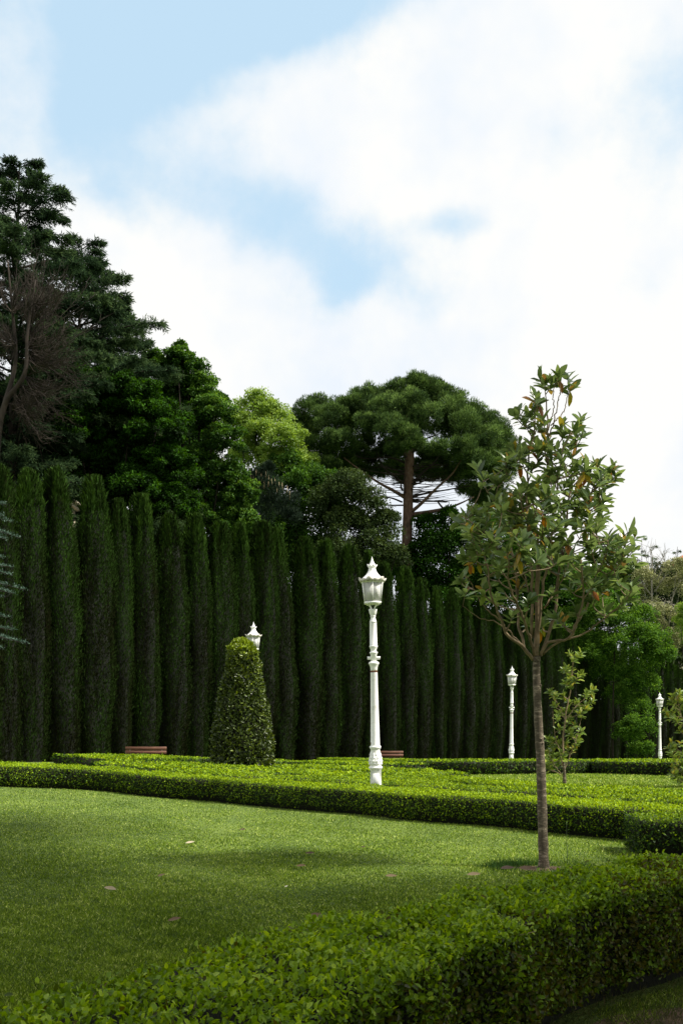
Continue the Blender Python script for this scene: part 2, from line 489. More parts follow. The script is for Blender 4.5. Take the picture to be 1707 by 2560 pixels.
# ------------------------------------------------------------------ hedges
def resample(path, step=.12):
    p = bez(path, 10 * len(path))
    d = np.r_[0, np.cumsum(np.linalg.norm(np.diff(p, axis=0), axis=1))]
    s = np.arange(0, d[-1], step)
    return np.stack([np.interp(s, d, p[:, 0]), np.interp(s, d, p[:, 1])], -1), d[-1]


def hedge(label, path, w, h, dens, leafL, mat=M_HEDGE, group='clipped box hedges', tops=(.62, .22), sides=(.22, .2), shape='quad', back=.35, wfun=None, rc=.08, rugged=1.0, patch=False):
    """path = front (camera side) line in plan, left to right"""
    c, tot = resample(path)
    T = nz(np.gradient(c, axis=0)); Nn = np.stack([-T[:, 1], T[:, 0]], -1)
    n0 = len(c)
    if wfun is None: ww = np.full(n0, w)
    else: ww = np.array([wfun(k / (n0 - 1)) for k in range(n0)])
    c = c + Nn * (ww / 2)[:, None]
    # leaves
    per = tot
    def sample(n, part):
        s = rng.uniform(0, n0 - 1.001, n); i = s.astype(int); fr = (s - i)[:, None]
        P = c[i] * (1 - fr) + c[i + 1] * fr; t = nz(T[i] * (1 - fr) + T[i + 1] * fr); nn = np.stack([-t[:, 1], t[:, 0]], -1)
        wl = ww[i]
        if part == 'top': lat = rng.uniform(-.5, .5, n) * wl; z = np.full(n, h)
        elif part == 'front': lat = -.5 * wl; z = h * rng.uniform(.06, 1, n)
        else: lat = .5 * wl; z = h * rng.uniform(.06, 1, n)
        il = np.clip(lat, -(wl / 2 - rc), wl / 2 - rc); iz = np.minimum(z, h - rc)
        dv = np.stack([lat - il, z - iz], -1); dv = np.where(np.linalg.norm(dv, axis=1, keepdims=True) < 1e-6, np.array([[0, 1.0]]), dv); dv = nz(dv)
        lat = il + rc * dv[:, 0]; z = iz + rc * dv[:, 1]
        nor = np.concatenate([nn * dv[:, :1], dv[:, 1:]], 1)
        pos = np.concatenate([P + nn * lat[:, None], z[:, None]], 1)
        return pos, nor
    A = {'top': per * w * dens, 'front': per * h * dens, 'back': per * h * dens * back}
    Ps, Ns, Ts = [], [], []
    for part, n in A.items():
        n = int(n)
        pos, nor = sample(n, part)
        disp = rugged * (.030 * pn(pos, 2.3, 1.0) + .020 * pn(pos, 8, 2.0) + rng.normal(0, .012, n)) - .02 + (rng.uniform(0, 1, n) > .985) * rng.uniform(.01, .05, n)
        disp -= np.where(pos[:, 2] < .16, (.16 - pos[:, 2]) * .9, 0)
        pos = pos + nor * disp[:, None]
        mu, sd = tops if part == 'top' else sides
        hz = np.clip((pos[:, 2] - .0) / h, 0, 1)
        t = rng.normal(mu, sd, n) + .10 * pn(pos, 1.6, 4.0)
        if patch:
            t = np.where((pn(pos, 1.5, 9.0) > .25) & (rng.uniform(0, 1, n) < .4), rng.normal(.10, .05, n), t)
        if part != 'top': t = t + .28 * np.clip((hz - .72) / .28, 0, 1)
        Ps.append(pos); Ns.append(nor); Ts.append(t)
    # end faces
    for k, sg in ((0, -1), (n0 - 1, 1)):
        n = int(ww[k] * h * dens)
        lat = rng.uniform(-.5, .5, n) * ww[k]; z = rng.uniform(.06, 1, n) * h
        t3 = np.array([T[k][0], T[k][1], 0]) * sg
        pos = np.concatenate([c[k] + Nn[k] * lat[:, None], z[:, None]], 1) + t3 * (rc * .3 + rng.normal(0, .015, n) - (np.abs(lat) / ww[k]) ** 4 * .6)[:, None]
        Ps.append(pos); Ns.append(np.repeat(t3[None], n, 0)); Ts.append(rng.normal(sides[0], sides[1], n))
    P = np.concatenate(Ps); Nr = np.concatenate(Ns); t = np.clip(np.concatenate(Ts), 0, 1)
    n = len(P)
    P[:, 2] += terrain(P[:, 0], P[:, 1])
    D = nz(rand_dir(n) * .9 + Nr * .55 + np.array([0, 0, .35]))
    N2 = nz(Nr * 1.0 + rand_dir(n) * .75 + np.array([0, 0, .25]))
    L = leafL * rng.uniform(.5, 1.35, n)
    v, f, k = leaves(P - D * L[:, None] * .4, D, N2, L, L * .58, shape, fold=.18, droop=.12)
    mid = c[n0 // 2]
    root = thing('hedge', label, 'hedge', (mid[0], mid[1], tz(*mid)), 0, group)
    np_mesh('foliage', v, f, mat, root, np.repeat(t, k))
    if patch:
        kk_ = rng.choice(n, 90, replace=False)
        for i in kk_:
            tw = Geo()
            d = nz(Nr[i] * .6 + rng.normal(0, .5, 3) + np.array([0, 0, .3])); l = rng.uniform(.02, .07)
            tw.tube([P[i] - d * .06, P[i] + d * l], [.0022, .0012], 4)
            tw.build('cut_twig', M_TWIG, root)
    # stems: inner mass
    ins = .055
    V = []
    for i in range(0, n0, 2):
        wl = ww[i] / 2 - ins
        g = tz(c[i][0], c[i][1])
        for (l, z) in ((-wl * .80, -.02), (-wl, .2), (-wl, h - ins - .04), (-wl + .05, h - ins), (wl - .05, h - ins), (wl, h - ins - .04), (wl, .2), (wl * .8, -.02)):
            V.append((*(c[i] + Nn[i] * l), z + g))
    V = np.array(V); m = len(V) // 8
    V += (rng.normal(0, .006, V.shape))
    i = np.arange(m - 1)[:, None] * 8; j = np.arange(8)[None]; j2 = (j + 1) % 8
    q = np.stack([i + j, i + 8 + j, i + 8 + j2, i + j2], -1).reshape(-1, 4)
    np_mesh('stems', V, [q, np.arange(8)[None], ((m - 1) * 8 + np.arange(8)[::-1])[None]], M_HEDGE_CORE, root)
    return root


# foreground hedge (front upper edge and back upper edge read at height .5)
HN = .64
nf = [(1900, 2165), (1707, 2206), (1478, 2250), (1314, 2315), (1200, 2348), (1068, 2408), (960, 2446), (800, 2540), (640, 2660), (420, 2850)]
nb = [(1900, 2095), (1707, 2124), (1588, 2140), (1396, 2184), (1232, 2233), (1096, 2260), (900, 2280), (689, 2326), (488, 2367), (258, 2435), (0, 2510), (-250, 2600)]
PF = [G(x, y, HN) for x, y in nf][::-1]
PB = [G(x, y, HN) for x, y in nb][::-1]
fr_, _ = resample(PF, .05); bk_, _ = resample(PB, .05)
def near_w(u):
    p = fr_[int(u * (len(fr_) - 1))]
    return float(np.min(np.linalg.norm(bk_ - p, axis=1)))
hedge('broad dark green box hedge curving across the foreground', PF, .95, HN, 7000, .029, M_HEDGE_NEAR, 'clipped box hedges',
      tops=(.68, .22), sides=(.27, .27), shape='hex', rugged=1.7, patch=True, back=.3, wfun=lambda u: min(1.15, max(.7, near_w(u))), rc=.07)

# long hedge behind the lawn: its foot line
HM = .47
foot = [(-160, 1962), (0, 1968), (230, 1977), (373, 1993), (574, 2010), (746, 2027), (900, 2039), (1014, 2053), (1233, 2069), (1396, 2088), (1550, 2102), (1700, 2118), (1850, 2140)]
PM = np.array([G(x, y, 0) for x, y in foot])
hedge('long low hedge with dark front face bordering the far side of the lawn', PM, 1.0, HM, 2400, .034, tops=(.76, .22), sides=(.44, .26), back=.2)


def offset(path, d):
    p = np.asarray(path, float); T = nz(np.gradient(p, axis=0))
    return p + np.stack([-T[:, 1], T[:, 0]], -1) * d


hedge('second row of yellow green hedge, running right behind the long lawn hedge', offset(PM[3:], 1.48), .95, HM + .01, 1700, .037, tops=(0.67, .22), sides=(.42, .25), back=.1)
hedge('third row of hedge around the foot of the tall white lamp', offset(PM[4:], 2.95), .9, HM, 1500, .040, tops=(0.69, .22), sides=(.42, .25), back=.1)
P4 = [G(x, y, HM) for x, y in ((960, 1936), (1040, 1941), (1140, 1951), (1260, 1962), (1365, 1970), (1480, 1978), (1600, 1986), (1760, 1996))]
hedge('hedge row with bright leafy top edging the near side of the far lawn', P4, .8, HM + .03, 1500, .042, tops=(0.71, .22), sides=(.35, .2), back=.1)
# rows round the topiary, left
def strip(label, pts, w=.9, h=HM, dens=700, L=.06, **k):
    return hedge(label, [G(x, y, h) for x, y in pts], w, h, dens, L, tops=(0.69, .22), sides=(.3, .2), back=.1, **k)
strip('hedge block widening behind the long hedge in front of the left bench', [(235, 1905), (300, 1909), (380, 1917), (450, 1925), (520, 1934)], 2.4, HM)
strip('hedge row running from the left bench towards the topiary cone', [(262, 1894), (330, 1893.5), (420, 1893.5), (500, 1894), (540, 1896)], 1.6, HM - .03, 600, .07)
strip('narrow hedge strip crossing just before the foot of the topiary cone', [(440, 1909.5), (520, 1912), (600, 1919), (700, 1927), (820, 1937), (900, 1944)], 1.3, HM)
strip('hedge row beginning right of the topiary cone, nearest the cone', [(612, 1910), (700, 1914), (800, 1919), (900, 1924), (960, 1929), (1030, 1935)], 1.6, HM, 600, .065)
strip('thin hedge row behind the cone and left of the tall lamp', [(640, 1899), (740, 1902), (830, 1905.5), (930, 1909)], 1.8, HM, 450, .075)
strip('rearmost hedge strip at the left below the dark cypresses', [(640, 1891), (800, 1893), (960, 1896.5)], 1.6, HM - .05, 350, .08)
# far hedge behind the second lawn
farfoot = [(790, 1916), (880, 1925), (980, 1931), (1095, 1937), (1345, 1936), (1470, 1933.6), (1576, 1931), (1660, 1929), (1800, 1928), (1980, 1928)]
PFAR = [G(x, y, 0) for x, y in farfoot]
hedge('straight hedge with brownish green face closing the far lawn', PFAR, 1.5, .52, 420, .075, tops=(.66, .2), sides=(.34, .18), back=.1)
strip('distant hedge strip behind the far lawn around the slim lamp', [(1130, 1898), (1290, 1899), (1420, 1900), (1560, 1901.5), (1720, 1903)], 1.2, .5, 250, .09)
# return block at the right
PR = [(3.63, 12.04), (4.4, 12.0), (5.2, 11.95), (6.2, 11.9)]
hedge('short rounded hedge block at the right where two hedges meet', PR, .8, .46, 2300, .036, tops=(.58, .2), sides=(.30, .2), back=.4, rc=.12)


# ------------------------------------------------------------------ lawn grass
def grass(name, label, n, y0, y1, xfun, hgt, wid, mat, tshift=0.0, keep=None):
    u = rng.uniform(0, 1, n)
    Y = 1 / (1 / y0 + u * (1 / y1 - 1 / y0))           # density falls with distance
    x0, x1 = xfun(Y)
    X = x0 + rng.uniform(0, 1, n) * (x1 - x0)
    px, py = G(1356, 2172, 0)
    k0 = ((X - px) / 1.25) ** 2 + ((Y - py) / .8) ** 2 > rng.uniform(.15, .34, n) ** 2
    X, Y = X[k0], Y[k0]; n = len(X)
    if keep is not None:
        k = keep(X, Y); X, Y = X[k], Y[k]; n = len(X)
    P = np.stack([X, Y, terrain(X, Y)], -1)
    D = nz(np.stack([rng.normal(0, .75, n), rng.normal(0, .75, n), np.ones(n)], -1))
    N2 = nz(np.stack([rng.normal(0, 1, n), rng.normal(0, 1, n), rng.normal(0, .2, n)], -1))
    h = hgt * rng.uniform(.5, 1.3, n) * (1 + .35 * pn(P, 1.3, 3))
    v, f, k = leaves(P, D, N2, h, wid(Y) * rng.uniform(.7, 1.3, n), 'tri', droop=.25)
    t = np.clip(rng.normal(.42, .2, n) + .10 * pn(P * np.array([1, 1.0, 0]), .9, 5) + .09 * pn(P * np.array([1, 2.2, 0]), 2.6, 2) + .09 * pn(P * np.array([1, 1.3, 0]), 9, 7) + tshift + (rng.uniform(0, 1, n) > .95) * .4, 0, 1)
    o = np_mesh(name, v, f, mat, None, np.repeat(t, k))
    tag(o, label, 'grass', kind='stuff')
    return o


o_ = np.argsort(fr_[:, 0]); FX, FY = fr_[o_, 0], fr_[o_, 1]
grass('grass', 'short mown grass of the lawn between the hedges', 900000, 3.6, 27,
      lambda Y: (-.36 * Y - 1, .36 * Y + 1), .027, lambda Y: .0028 + .00050 * Y, M_GRASS, keep=lambda x, y: (y > np.interp(x, FX, FY) + .25) | ((y < np.interp(x, FX, FY)) & (HOR + CAMZ * FPX / y < 2535 + 25 * np.sin(x * 9) + rng.normal(0, 14, len(x))) & (rng.uniform(0, 1, len(x)) < .6)))
grass('grass', 'mown grass of the far lawn behind the hedge rows', 60000, 19, 46,
      lambda Y: (np.full_like(Y, 1.5), .38 * Y + 2), .05, lambda Y: .006 + .0007 * Y, M_GRASS, .05)


def build_soil():
    c = [G(x, y, 0) for x, y in ((1400, 2640), (1450, 2580), (1520, 2545), (1600, 2528), (1707, 2520), (1850, 2512), (1900, 2700), (1350, 2760))]
    ctr = np.mean(np.array(c), 0)
    V = [(ctr[0], ctr[1], tz(*ctr) + .004)]
    ring = []
    n = 48; p = np.array(c + [c[0]])
    s = bez(p, 60)[:-1]
    for q in s: V.append((q[0], q[1], tz(*q) + .004))
    m = len(s)
    f = np.array([[0, 1 + i, 1 + (i + 1) % m] for i in range(m)])
    if np.cross(np.array(V[1])[:2] - ctr, np.array(V[2])[:2] - ctr) < 0: f = f[:, ::-1]
    tag(np_mesh('soil', V, [f], M_SOIL), kind='structure')


build_soil()


def tree_pit():
    x, y = G(1356, 2172, 0)
    V = [(x, y, tz(x, y) + .005)]; n = 40
    for i in range(n):
        a = 2 * PI * i / n; r = .27 + .06 * math.sin(3 * a + 1) + .04 * math.sin(7 * a)
        V.append((x + r * 1.25 * math.cos(a), y + r * .8 * math.sin(a), tz(x, y) + .004))
    f = [[0, 1 + i, 1 + (i + 1) % n] for i in range(n)]
    tag(np_mesh('soil', V, [f], M_SOIL), kind='structure')
    m = 1500
    a = rng.uniform(0, 2 * PI, m); q = rng.normal(.40, .09, m)
    a[:900] = rng.normal(2.4, .5, 900)
    P = np.stack([x + q * 1.25 * np.cos(a), y + q * .8 * np.sin(a), np.zeros(m)], -1); P[:, 2] = terrain(P[:, 0], P[:, 1])
    D = nz(np.stack([rng.normal(0, .5, m), rng.normal(0, .5, m), np.ones(m)], -1))
    v, f, k = leaves(P, D, rand_dir(m), rng.uniform(.05, .12, m), .006, 'tri', droop=.35)
    tag(np_mesh('grass', v, f, M_TUFT, None, np.repeat(rng.uniform(.0, .55, m), k)), 'longer dark grass tufts round the magnolia foot', 'grass', kind='stuff')


tree_pit()
grass('grass', 'sparse dry grass on the soil in front of the near hedge', 60000, 2.6, 9,
      lambda Y: (.10 * Y, .36 * Y + 1.2), .055, lambda Y: .003 + .0002 * Y, M_DRY, -.05)


# ------------------------------------------------------------------ cypress row
def cypress_mesh(seed, H=13.0, R=.72):
    r = np.random.default_rng(seed)
    def rad(t, th):
        base = R * (.80 + .25 * np.sin(PI * np.clip(t * 1.25, 0, 1)))
        t = t * (1.02 + .045 * np.sin(3 * th + seed * 1.7) + .03 * np.sin(5 * th - seed))
        top = np.clip((1 - t) / .19, 0, 1) ** .55
        lob = 1 + .10 * np.sin(th * 3 + seed) + .07 * np.sin(th * 5 + t * 4 + seed * 2) + .06 * np.sin(t * 17 + th * 2 + seed)
        return base * top * lob
    # core
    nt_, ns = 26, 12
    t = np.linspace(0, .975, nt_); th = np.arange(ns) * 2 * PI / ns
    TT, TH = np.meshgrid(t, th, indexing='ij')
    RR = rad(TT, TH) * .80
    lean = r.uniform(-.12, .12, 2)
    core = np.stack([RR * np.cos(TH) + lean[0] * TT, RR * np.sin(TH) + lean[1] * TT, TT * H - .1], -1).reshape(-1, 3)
    i = np.arange(nt_ - 1)[:, None] * ns; j = np.arange(ns)[None]; j2 = (j + 1) % ns
    q = np.stack([i + j, i + j2, i + ns + j2, i + ns + j], -1).reshape(-1, 4)
    # foliage sprays: several upright tongues sharing the column
    n = 36000
    tt = r.uniform(0, 1, n) ** .92; th = r.uniform(0, 2 * PI, n)
    rr = rad(tt, th)
    pos = np.stack([np.cos(th) * rr + lean[0] * tt, np.sin(th) * rr + lean[1] * tt, tt * H], -1)
    nor = np.stack([np.cos(th), np.sin(th), np.zeros(n)], -1)
    streak = pn(np.stack([np.cos(th) * 2.2, np.sin(th) * 2.2, tt * 3.5], -1), 1.6, seed)
    pos += nor * (.10 * streak + r.normal(0, .05, n) - .06)[:, None]
    D = nz(np.array([0, 0, 1.0]) + nor * r.uniform(.05, .45, n)[:, None] + r.normal(0, .13, (n, 3)))
    N2 = nz(nor + r.normal(0, .55, (n, 3)))
    L = r.uniform(.08, .21, n) * (1 + .8 * (tt > .88))
    v, f, k = leaves(pos, D, N2, L, .012 + L * .11, 'quad', fold=.2, droop=-.05)
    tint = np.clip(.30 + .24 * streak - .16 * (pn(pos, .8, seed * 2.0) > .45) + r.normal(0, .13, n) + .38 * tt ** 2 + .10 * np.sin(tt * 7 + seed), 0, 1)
    return core, q, v, f, np.repeat(tint, k)


CYP = []
def make_cypress(seed):
    core, q, v, f, t = cypress_mesh(seed)
    root = thing('cypress', 'dark cypress', 'cypress', (0, 0, 0), 0, 'tall columnar cypresses in a row')
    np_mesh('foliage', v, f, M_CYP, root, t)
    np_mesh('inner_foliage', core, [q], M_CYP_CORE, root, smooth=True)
    g = Geo(); g.tube([(0, 0, -.3), (0, 0, 3), (0, 0, 11)], [.13, .11, .04], 7)
    g.build('trunk', M_DBARK, root)
    return root


# tops read in the photo: (column centre, top row, width factor)
tops = [(8, 1165, .9), (66, 1175, 1.0), (150, 1176, 1.15), (228, 1192, 1.18), (296, 1250, .82), (356, 1238, .98), (428, 1290, 1.15), (480, 1284, 1.0),
        (546, 1306, 1.05), (600, 1310, .95), (650, 1306, 1.1), (704, 1322, 1.15), (760, 1345, 1.18), (815, 1350, 1.05), (868, 1366, 1.08), (918, 1380, .8),
        (966, 1408, .95), (1008, 1418, 1.0), (1052, 1448, .95), (1090, 1468, .9), (1124, 1474, .9)]
def row_k(x): return 58 - .0224 * x
spots = []
for x, y, wf in tops: spots.append((x, y, wf))
x = 1124
while x < 1760:
    x += 1.36 * row_k(x) * rng.uniform(.68, .88)
    spots.append((x, 1474 + (x - 1124) * .33 + rng.uniform(-8, 8), rng.uniform(.85, 1.05)))
spots = [(-130, 1150, 1.1), (-60, 1160, 1.05)] + spots
ordw = ['first', 'second', 'third', 'fourth', 'fifth', 'sixth', 'seventh', 'eighth', 'ninth', 'tenth', 'eleventh', 'twelfth', 'thirteenth', 'fourteenth',
        'fifteenth', 'sixteenth', 'seventeenth', 'eighteenth', 'nineteenth', 'twentieth', 'twenty first', 'twenty second', 'twenty third', 'twenty fourth', 'twenty fifth', 'twenty sixth',
        'twenty seventh', 'twenty eighth', 'twenty ninth', 'thirtieth']
anchors = [(-400, 'the picture left edge'), (416, 'the left wooden bench'), (690, 'the leafy topiary cone'), (955, 'the tall white lamp'), (1295, 'the slim far lamp'),
           (1365, 'the magnolia trunk'), (1655, 'the farthest white lamp')]
variants = [make_cypress(11 + 3 * i) for i in range(8)]
count = {}
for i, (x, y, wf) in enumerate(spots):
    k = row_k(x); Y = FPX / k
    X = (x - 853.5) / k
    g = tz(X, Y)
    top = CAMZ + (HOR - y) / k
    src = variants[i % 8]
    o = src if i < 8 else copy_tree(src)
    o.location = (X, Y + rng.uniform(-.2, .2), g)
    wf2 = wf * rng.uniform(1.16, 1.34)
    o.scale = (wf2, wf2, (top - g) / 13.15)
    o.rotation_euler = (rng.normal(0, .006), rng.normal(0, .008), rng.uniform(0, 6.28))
    a = [q for q in anchors if q[0] <= x][-1]
    if x < 0: lab = 'dark cypress column beyond the left edge, %s outward' % ('second' if i == 0 else 'first')
    else:
        c_ = count.get(a[1], 0); count[a[1]] = c_ + 1
        wd = 'broad' if wf > 1.08 else 'narrow' if wf < .9 else 'tall'
        lab = '%s cypress, %s in the row right of %s' % (wd, ordw[c_], a[1])
    tag(o, lab)


# ------------------------------------------------------------------ generic foliage
def cloud(g, clumps, nsub, nleaf, leafL, asp=.5, shape='quad', upness=.4, rsub=.38, tbase=.45, tsd=.18, shell=.75, flat=1.0, needle=False, r=None, subsd=.10):
    """clumps: (x,y,z,rx,ry,rz). Each is broken into sub-clumps of leaves"""
    r = r or rng
    for (cx, cy, cz, rx, ry, rz) in clumps:
        c = np.array([cx, cy, cz]); R = np.array([rx, ry, rz])
        d = rand_dir(nsub, r); d[:, 2] = np.where(d[:, 2] < -.35, -d[:, 2], d[:, 2])
        rad = shell + (1 - shell) * r.uniform(-.8, 1, nsub)
        sc = c + d * R * rad[:, None]
        sr = rsub * r.uniform(.6, 1.25, nsub)[:, None] * (R[None] * .5 + R.mean() * .5)
        st = r.normal(0, subsd, nsub)
        idx = r.integers(0, nsub, nleaf)
        e = rand_dir(nleaf, r)
        e[:, 2] = np.where(e[:, 2] < 0, e[:, 2] * np.where(r.uniform(0, 1, nleaf) < .55, -1, 1), e[:, 2])
        rr = r.uniform(.25, 1, nleaf) ** .45
        P = sc[idx] + e * sr[idx] * rr[:, None] * np.array([1, 1, flat])
        if needle:
            D = nz(e * .8 + rand_dir(nleaf, r) * .5 + np.array([0, 0, .6])); N2 = rand_dir(nleaf, r)
        else:
            D = nz(e * .6 + rand_dir(nleaf, r) * .8 + np.array([0, 0, -.15])); N2 = nz(e * .7 + rand_dir(nleaf, r) * .7 + np.array([0, 0, upness * 1.5]))
        L = leafL * r.uniform(.6, 1.3, nleaf)
        v, f, k = leaves(P, D, N2, L, L * asp, shape, fold=.15, droop=.1)
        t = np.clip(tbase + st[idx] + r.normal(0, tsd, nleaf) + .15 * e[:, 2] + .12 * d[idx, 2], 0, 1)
        g.add(v, f, np.repeat(t, k))


def cl(xs, ys, rs, Y, dy=0, sq=1.0):
    """clump from photo centre, radius in photo px, at distance Y"""
    Y2 = Y + dy; k = FPX / Y2
    x, y, z = W(xs, ys, Y2)
    return (x, y, z, rs / k, rs / k, rs / k * sq)


def broad_tree(name, label, cat, Y, trunk_x, blobs, mat, bark, nsub=16, nleaf=2600, leafL=.2, group=None, trunk_r=.25, limbs=True, asp=.55, **kw):
    bx = (trunk_x - 853.5) / FPX * Y
    root = thing(name, label, cat, (bx, Y, tz(bx, Y)), 0, group)
    cs = [cl(b[0], b[1], b[2] * 1.25, Y, b[3] if len(b) > 3 else rng.uniform(-1.2, 1.2), b[4] if len(b) > 4 else .9) for b in blobs]
    g = Geo()
    for c, b in zip(cs, blobs):
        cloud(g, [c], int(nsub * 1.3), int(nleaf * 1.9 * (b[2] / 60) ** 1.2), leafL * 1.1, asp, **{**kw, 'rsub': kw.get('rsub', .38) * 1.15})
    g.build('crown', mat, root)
    t = Geo()
    zt = max(c[2] for c in cs); g0 = tz(bx, Y)
    cen = np.mean([c[:2] for c in cs], 0)
    ztm = g0 + (zt - g0) * .8
    t.tube(bez([(bx, Y, g0 - .2), (bx + (cen[0] - bx) * .2, Y, g0 + (ztm - g0) * .4), (cen[0], cen[1], ztm)], 10), np.linspace(trunk_r, trunk_r * .3, 11)[:len(bez([(0, 0, 0), (0, 0, 1), (0, 0, 2)], 10))], 8)
    if limbs:
        for c in cs:
            f_ = rng.uniform(.35, .6)
            s = np.array([bx + (cen[0] - bx) * f_, Y, g0 + (min(c[2], ztm) - g0) * f_])
            m_ = (s + np.array(c[:3])) / 2 + np.array([0, 0, -.3])
            t.tube(bez([s, m_, c[:3]], 8), np.linspace(trunk_r * .35, .03, 9), 5)
    t.build('trunk', bark, root, smooth=True)
    return root


def conifer(name, label, Y, trunk_x, apex_y, prof, nbr, mat, leafL=.32, zlow=4.0, tint=.4, apex_x=None, trunk_r=.35, nl=85, droop=.5, group=None, dens=1.0):
    """prof(t) branch length in m at t=0 (top) .. 1 (low)"""
    bx = (trunk_x - 853.5) / FPX * Y; g0 = tz(bx, Y)
    ax, _, az = W(apex_x if apex_x is not None else trunk_x, apex_y, Y)
    root = thing(name, label, 'conifer', (bx, Y, g0), 0, group)
    t = Geo(); f = Geo()
    tr = lambda z: np.array([bx + (ax - bx) * (z - g0) / (az - g0), Y, z])
    t.tube([tr(z) for z in np.linspace(g0 - .2, az - .3, 10)], np.linspace(trunk_r, .03, 10), 8)
    for i in range(nbr):
        u = ((i + rng.uniform(0, 1)) / nbr) ** .85
        z = az - .3 - u * (az - g0 - zlow)
        Lb = prof(u) * rng.uniform(.66, 1.2)
        a = i * 2.399 + rng.uniform(-.4, .4)
        d = np.array([math.cos(a), math.sin(a), 0])
        s = tr(z)
        up = .45 - u * .35 + rng.uniform(-.1, .1)
        pts = [s, s + d * Lb * .5 + np.array([0, 0, Lb * up * .55]), s + d * Lb + np.array([0, 0, Lb * (up * .7) - droop * .25 * Lb * .5])]
        b = bez(pts, 10)
        t.tube(b, np.linspace(.02 + .012 * Lb, .012, len(b)), 4)
        nb = int((10 + 7 * Lb) * dens)
        side = np.array([-d[1], d[0], 0])
        m = int(nl * .42)
        bt = rng.normal(0, .12)
        for q in range(nb):
            w_ = .12 + .88 * ((q + rng.uniform(0, 1)) / nb) ** .8
            p = b[min(len(b) - 1, int(w_ * (len(b) - 1)))]
            sg = rng.choice([-1, 1])
            bl = (.30 + .42 * Lb * (1.05 - w_)) * rng.uniform(.5, 1.2)
            bd = nz(d * rng.uniform(.5, 1.2) + side * sg * rng.uniform(.3, 1.0) + np.array([0, 0, rng.normal(.12, .22)]))
            e = rng.uniform(0, 1, m)
            hang_ = -droop * .35 * bl * e ** 2
            P = p + bd * (e * bl)[:, None] + rng.normal(0, .055, (m, 3)) * (1.3 - e)[:, None] * np.array([1.6, 1.6, 1.0])
            P[:, 2] += hang_
            D = nz(bd * .8 + rng.normal(0, .42, (m, 3)) + np.array([0, 0, -.15 * droop])); N2 = nz(np.array([0, 0, 1.0]) + rng.normal(0, .6, (m, 3)))
            L = leafL * .72 * rng.uniform(.4, 1.3, m)
            v, ff, k = leaves(P, D, N2, L, L * .2, 'quad', fold=.1, droop=.3)
            tt = np.clip(tint + bt + .22 * (e - .5) + rng.normal(0, .14, m) + .28 * (w_ - .6), 0, 1)
            f.add(v, ff, np.repeat(tt, k))
    t.build('trunk', M_DBARK, root)
    f.build('crown', mat, root)
    return root


# ------------------------------------------------------------------ trees behind the cypresses
conifer('cedar', 'highest dark conifer with drooping sprays at the left edge', 50.5, 10, 392, lambda u: min(4.5, .35 + 8.2 * u ** .55), 190, M_CONIFER, tint=.36, apex_x=50, trunk_r=.42, group='dark conifers at the left', dens=1.45)
conifer('cedar', 'dark green conifer with ragged right flank behind the bare twigs', 57, 170, 600, lambda u: min(5.8, .5 + 9.5 * u ** .58), 190, M_CONIFER, tint=.42, apex_x=205, trunk_r=.4, group='dark conifers at the left', dens=1.45)
conifer('cedar', 'lower shaggy conifer whose boughs reach over the hornbeam', 61, 265, 740, lambda u: .6 + 7.2 * u ** .65, 150, M_CONIFER, tint=.46, apex_x=285, trunk_r=.35, group='dark conifers at the left', dens=1.45)

broad_tree('hornbeam', 'dark leafy hornbeam above the left cypresses', 'broadleaf tree', 54, 330,
           [(330, 1010, 62), (270, 1060, 60), (390, 1080, 70), (300, 1150, 75), (410, 1180, 70), (350, 1250, 75), (430, 1270, 60), (240, 1180, 60), (200, 1100, 60), (120, 1130, 65), (40, 1120, 70), (260, 1270, 60), (160, 1030, 70), (70, 1040, 60), (240, 980, 60), (150, 1220, 70), (30, 1210, 70), (0, 1030, 50)],
           M_DGREEN, M_DBARK, 44, 6000, .14, 'broadleaf trees behind the cypresses', tsd=.22, subsd=.16, flat=.6, rsub=.24)
broad_tree('hornbeam', 'rich green hornbeam with feathery top beside the conifers', 'broadleaf tree', 62, 470,
           [(445, 905, 32), (470, 935, 42), (400, 960, 52), (500, 985, 45), (440, 1010, 60), (535, 1040, 45), (490, 1090, 62), (560, 1110, 45), (520, 1190, 65), (575, 1200, 42), (470, 1230, 55), (560, 1270, 50), (420, 1310, 60), (520, 1320, 55), (590, 1310, 45), (600, 1240, 40), (385, 905, 25), (452, 868, 14), (545, 1000, 18)],
           M_GREEN, M_DBARK, 44, 6000, .14, 'broadleaf trees behind the cypresses', tsd=.22, subsd=.16, flat=.6, rsub=.24)
broad_tree('spring_tree', 'light yellow green tree in sun left of the umbrella pine', 'broadleaf tree', 80, 680,
           [(635, 1030, 45), (600, 1070, 40), (680, 1060, 42), (650, 1110, 58), (710, 1110, 45), (700, 1180, 50), (620, 1150, 45), (755, 1170, 35)],
           M_LIGHT, M_DBARK, 40, 5200, .16, 'broadleaf trees behind the cypresses', tsd=.17, subsd=.12, flat=.7, rsub=.30)
broad_tree('hornbeam', 'mid green bushy tree below the light tree and the pine', 'broadleaf tree', 78, 770,
           [(740, 1230, 55), (790, 1230, 50), (800, 1290, 55), (740, 1310, 60), (850, 1320, 50), (690, 1340, 50), (640, 1300, 55), (600, 1330, 50), (720, 1180, 45), (760, 1200, 40), (640, 1240, 50), (700, 1400, 55), (800, 1400, 55)],
           M_GREEN, M_DBARK, 22, 3200, .2, 'broadleaf trees behind the cypresses', tsd=.2, tbase=.38, rsub=.3)
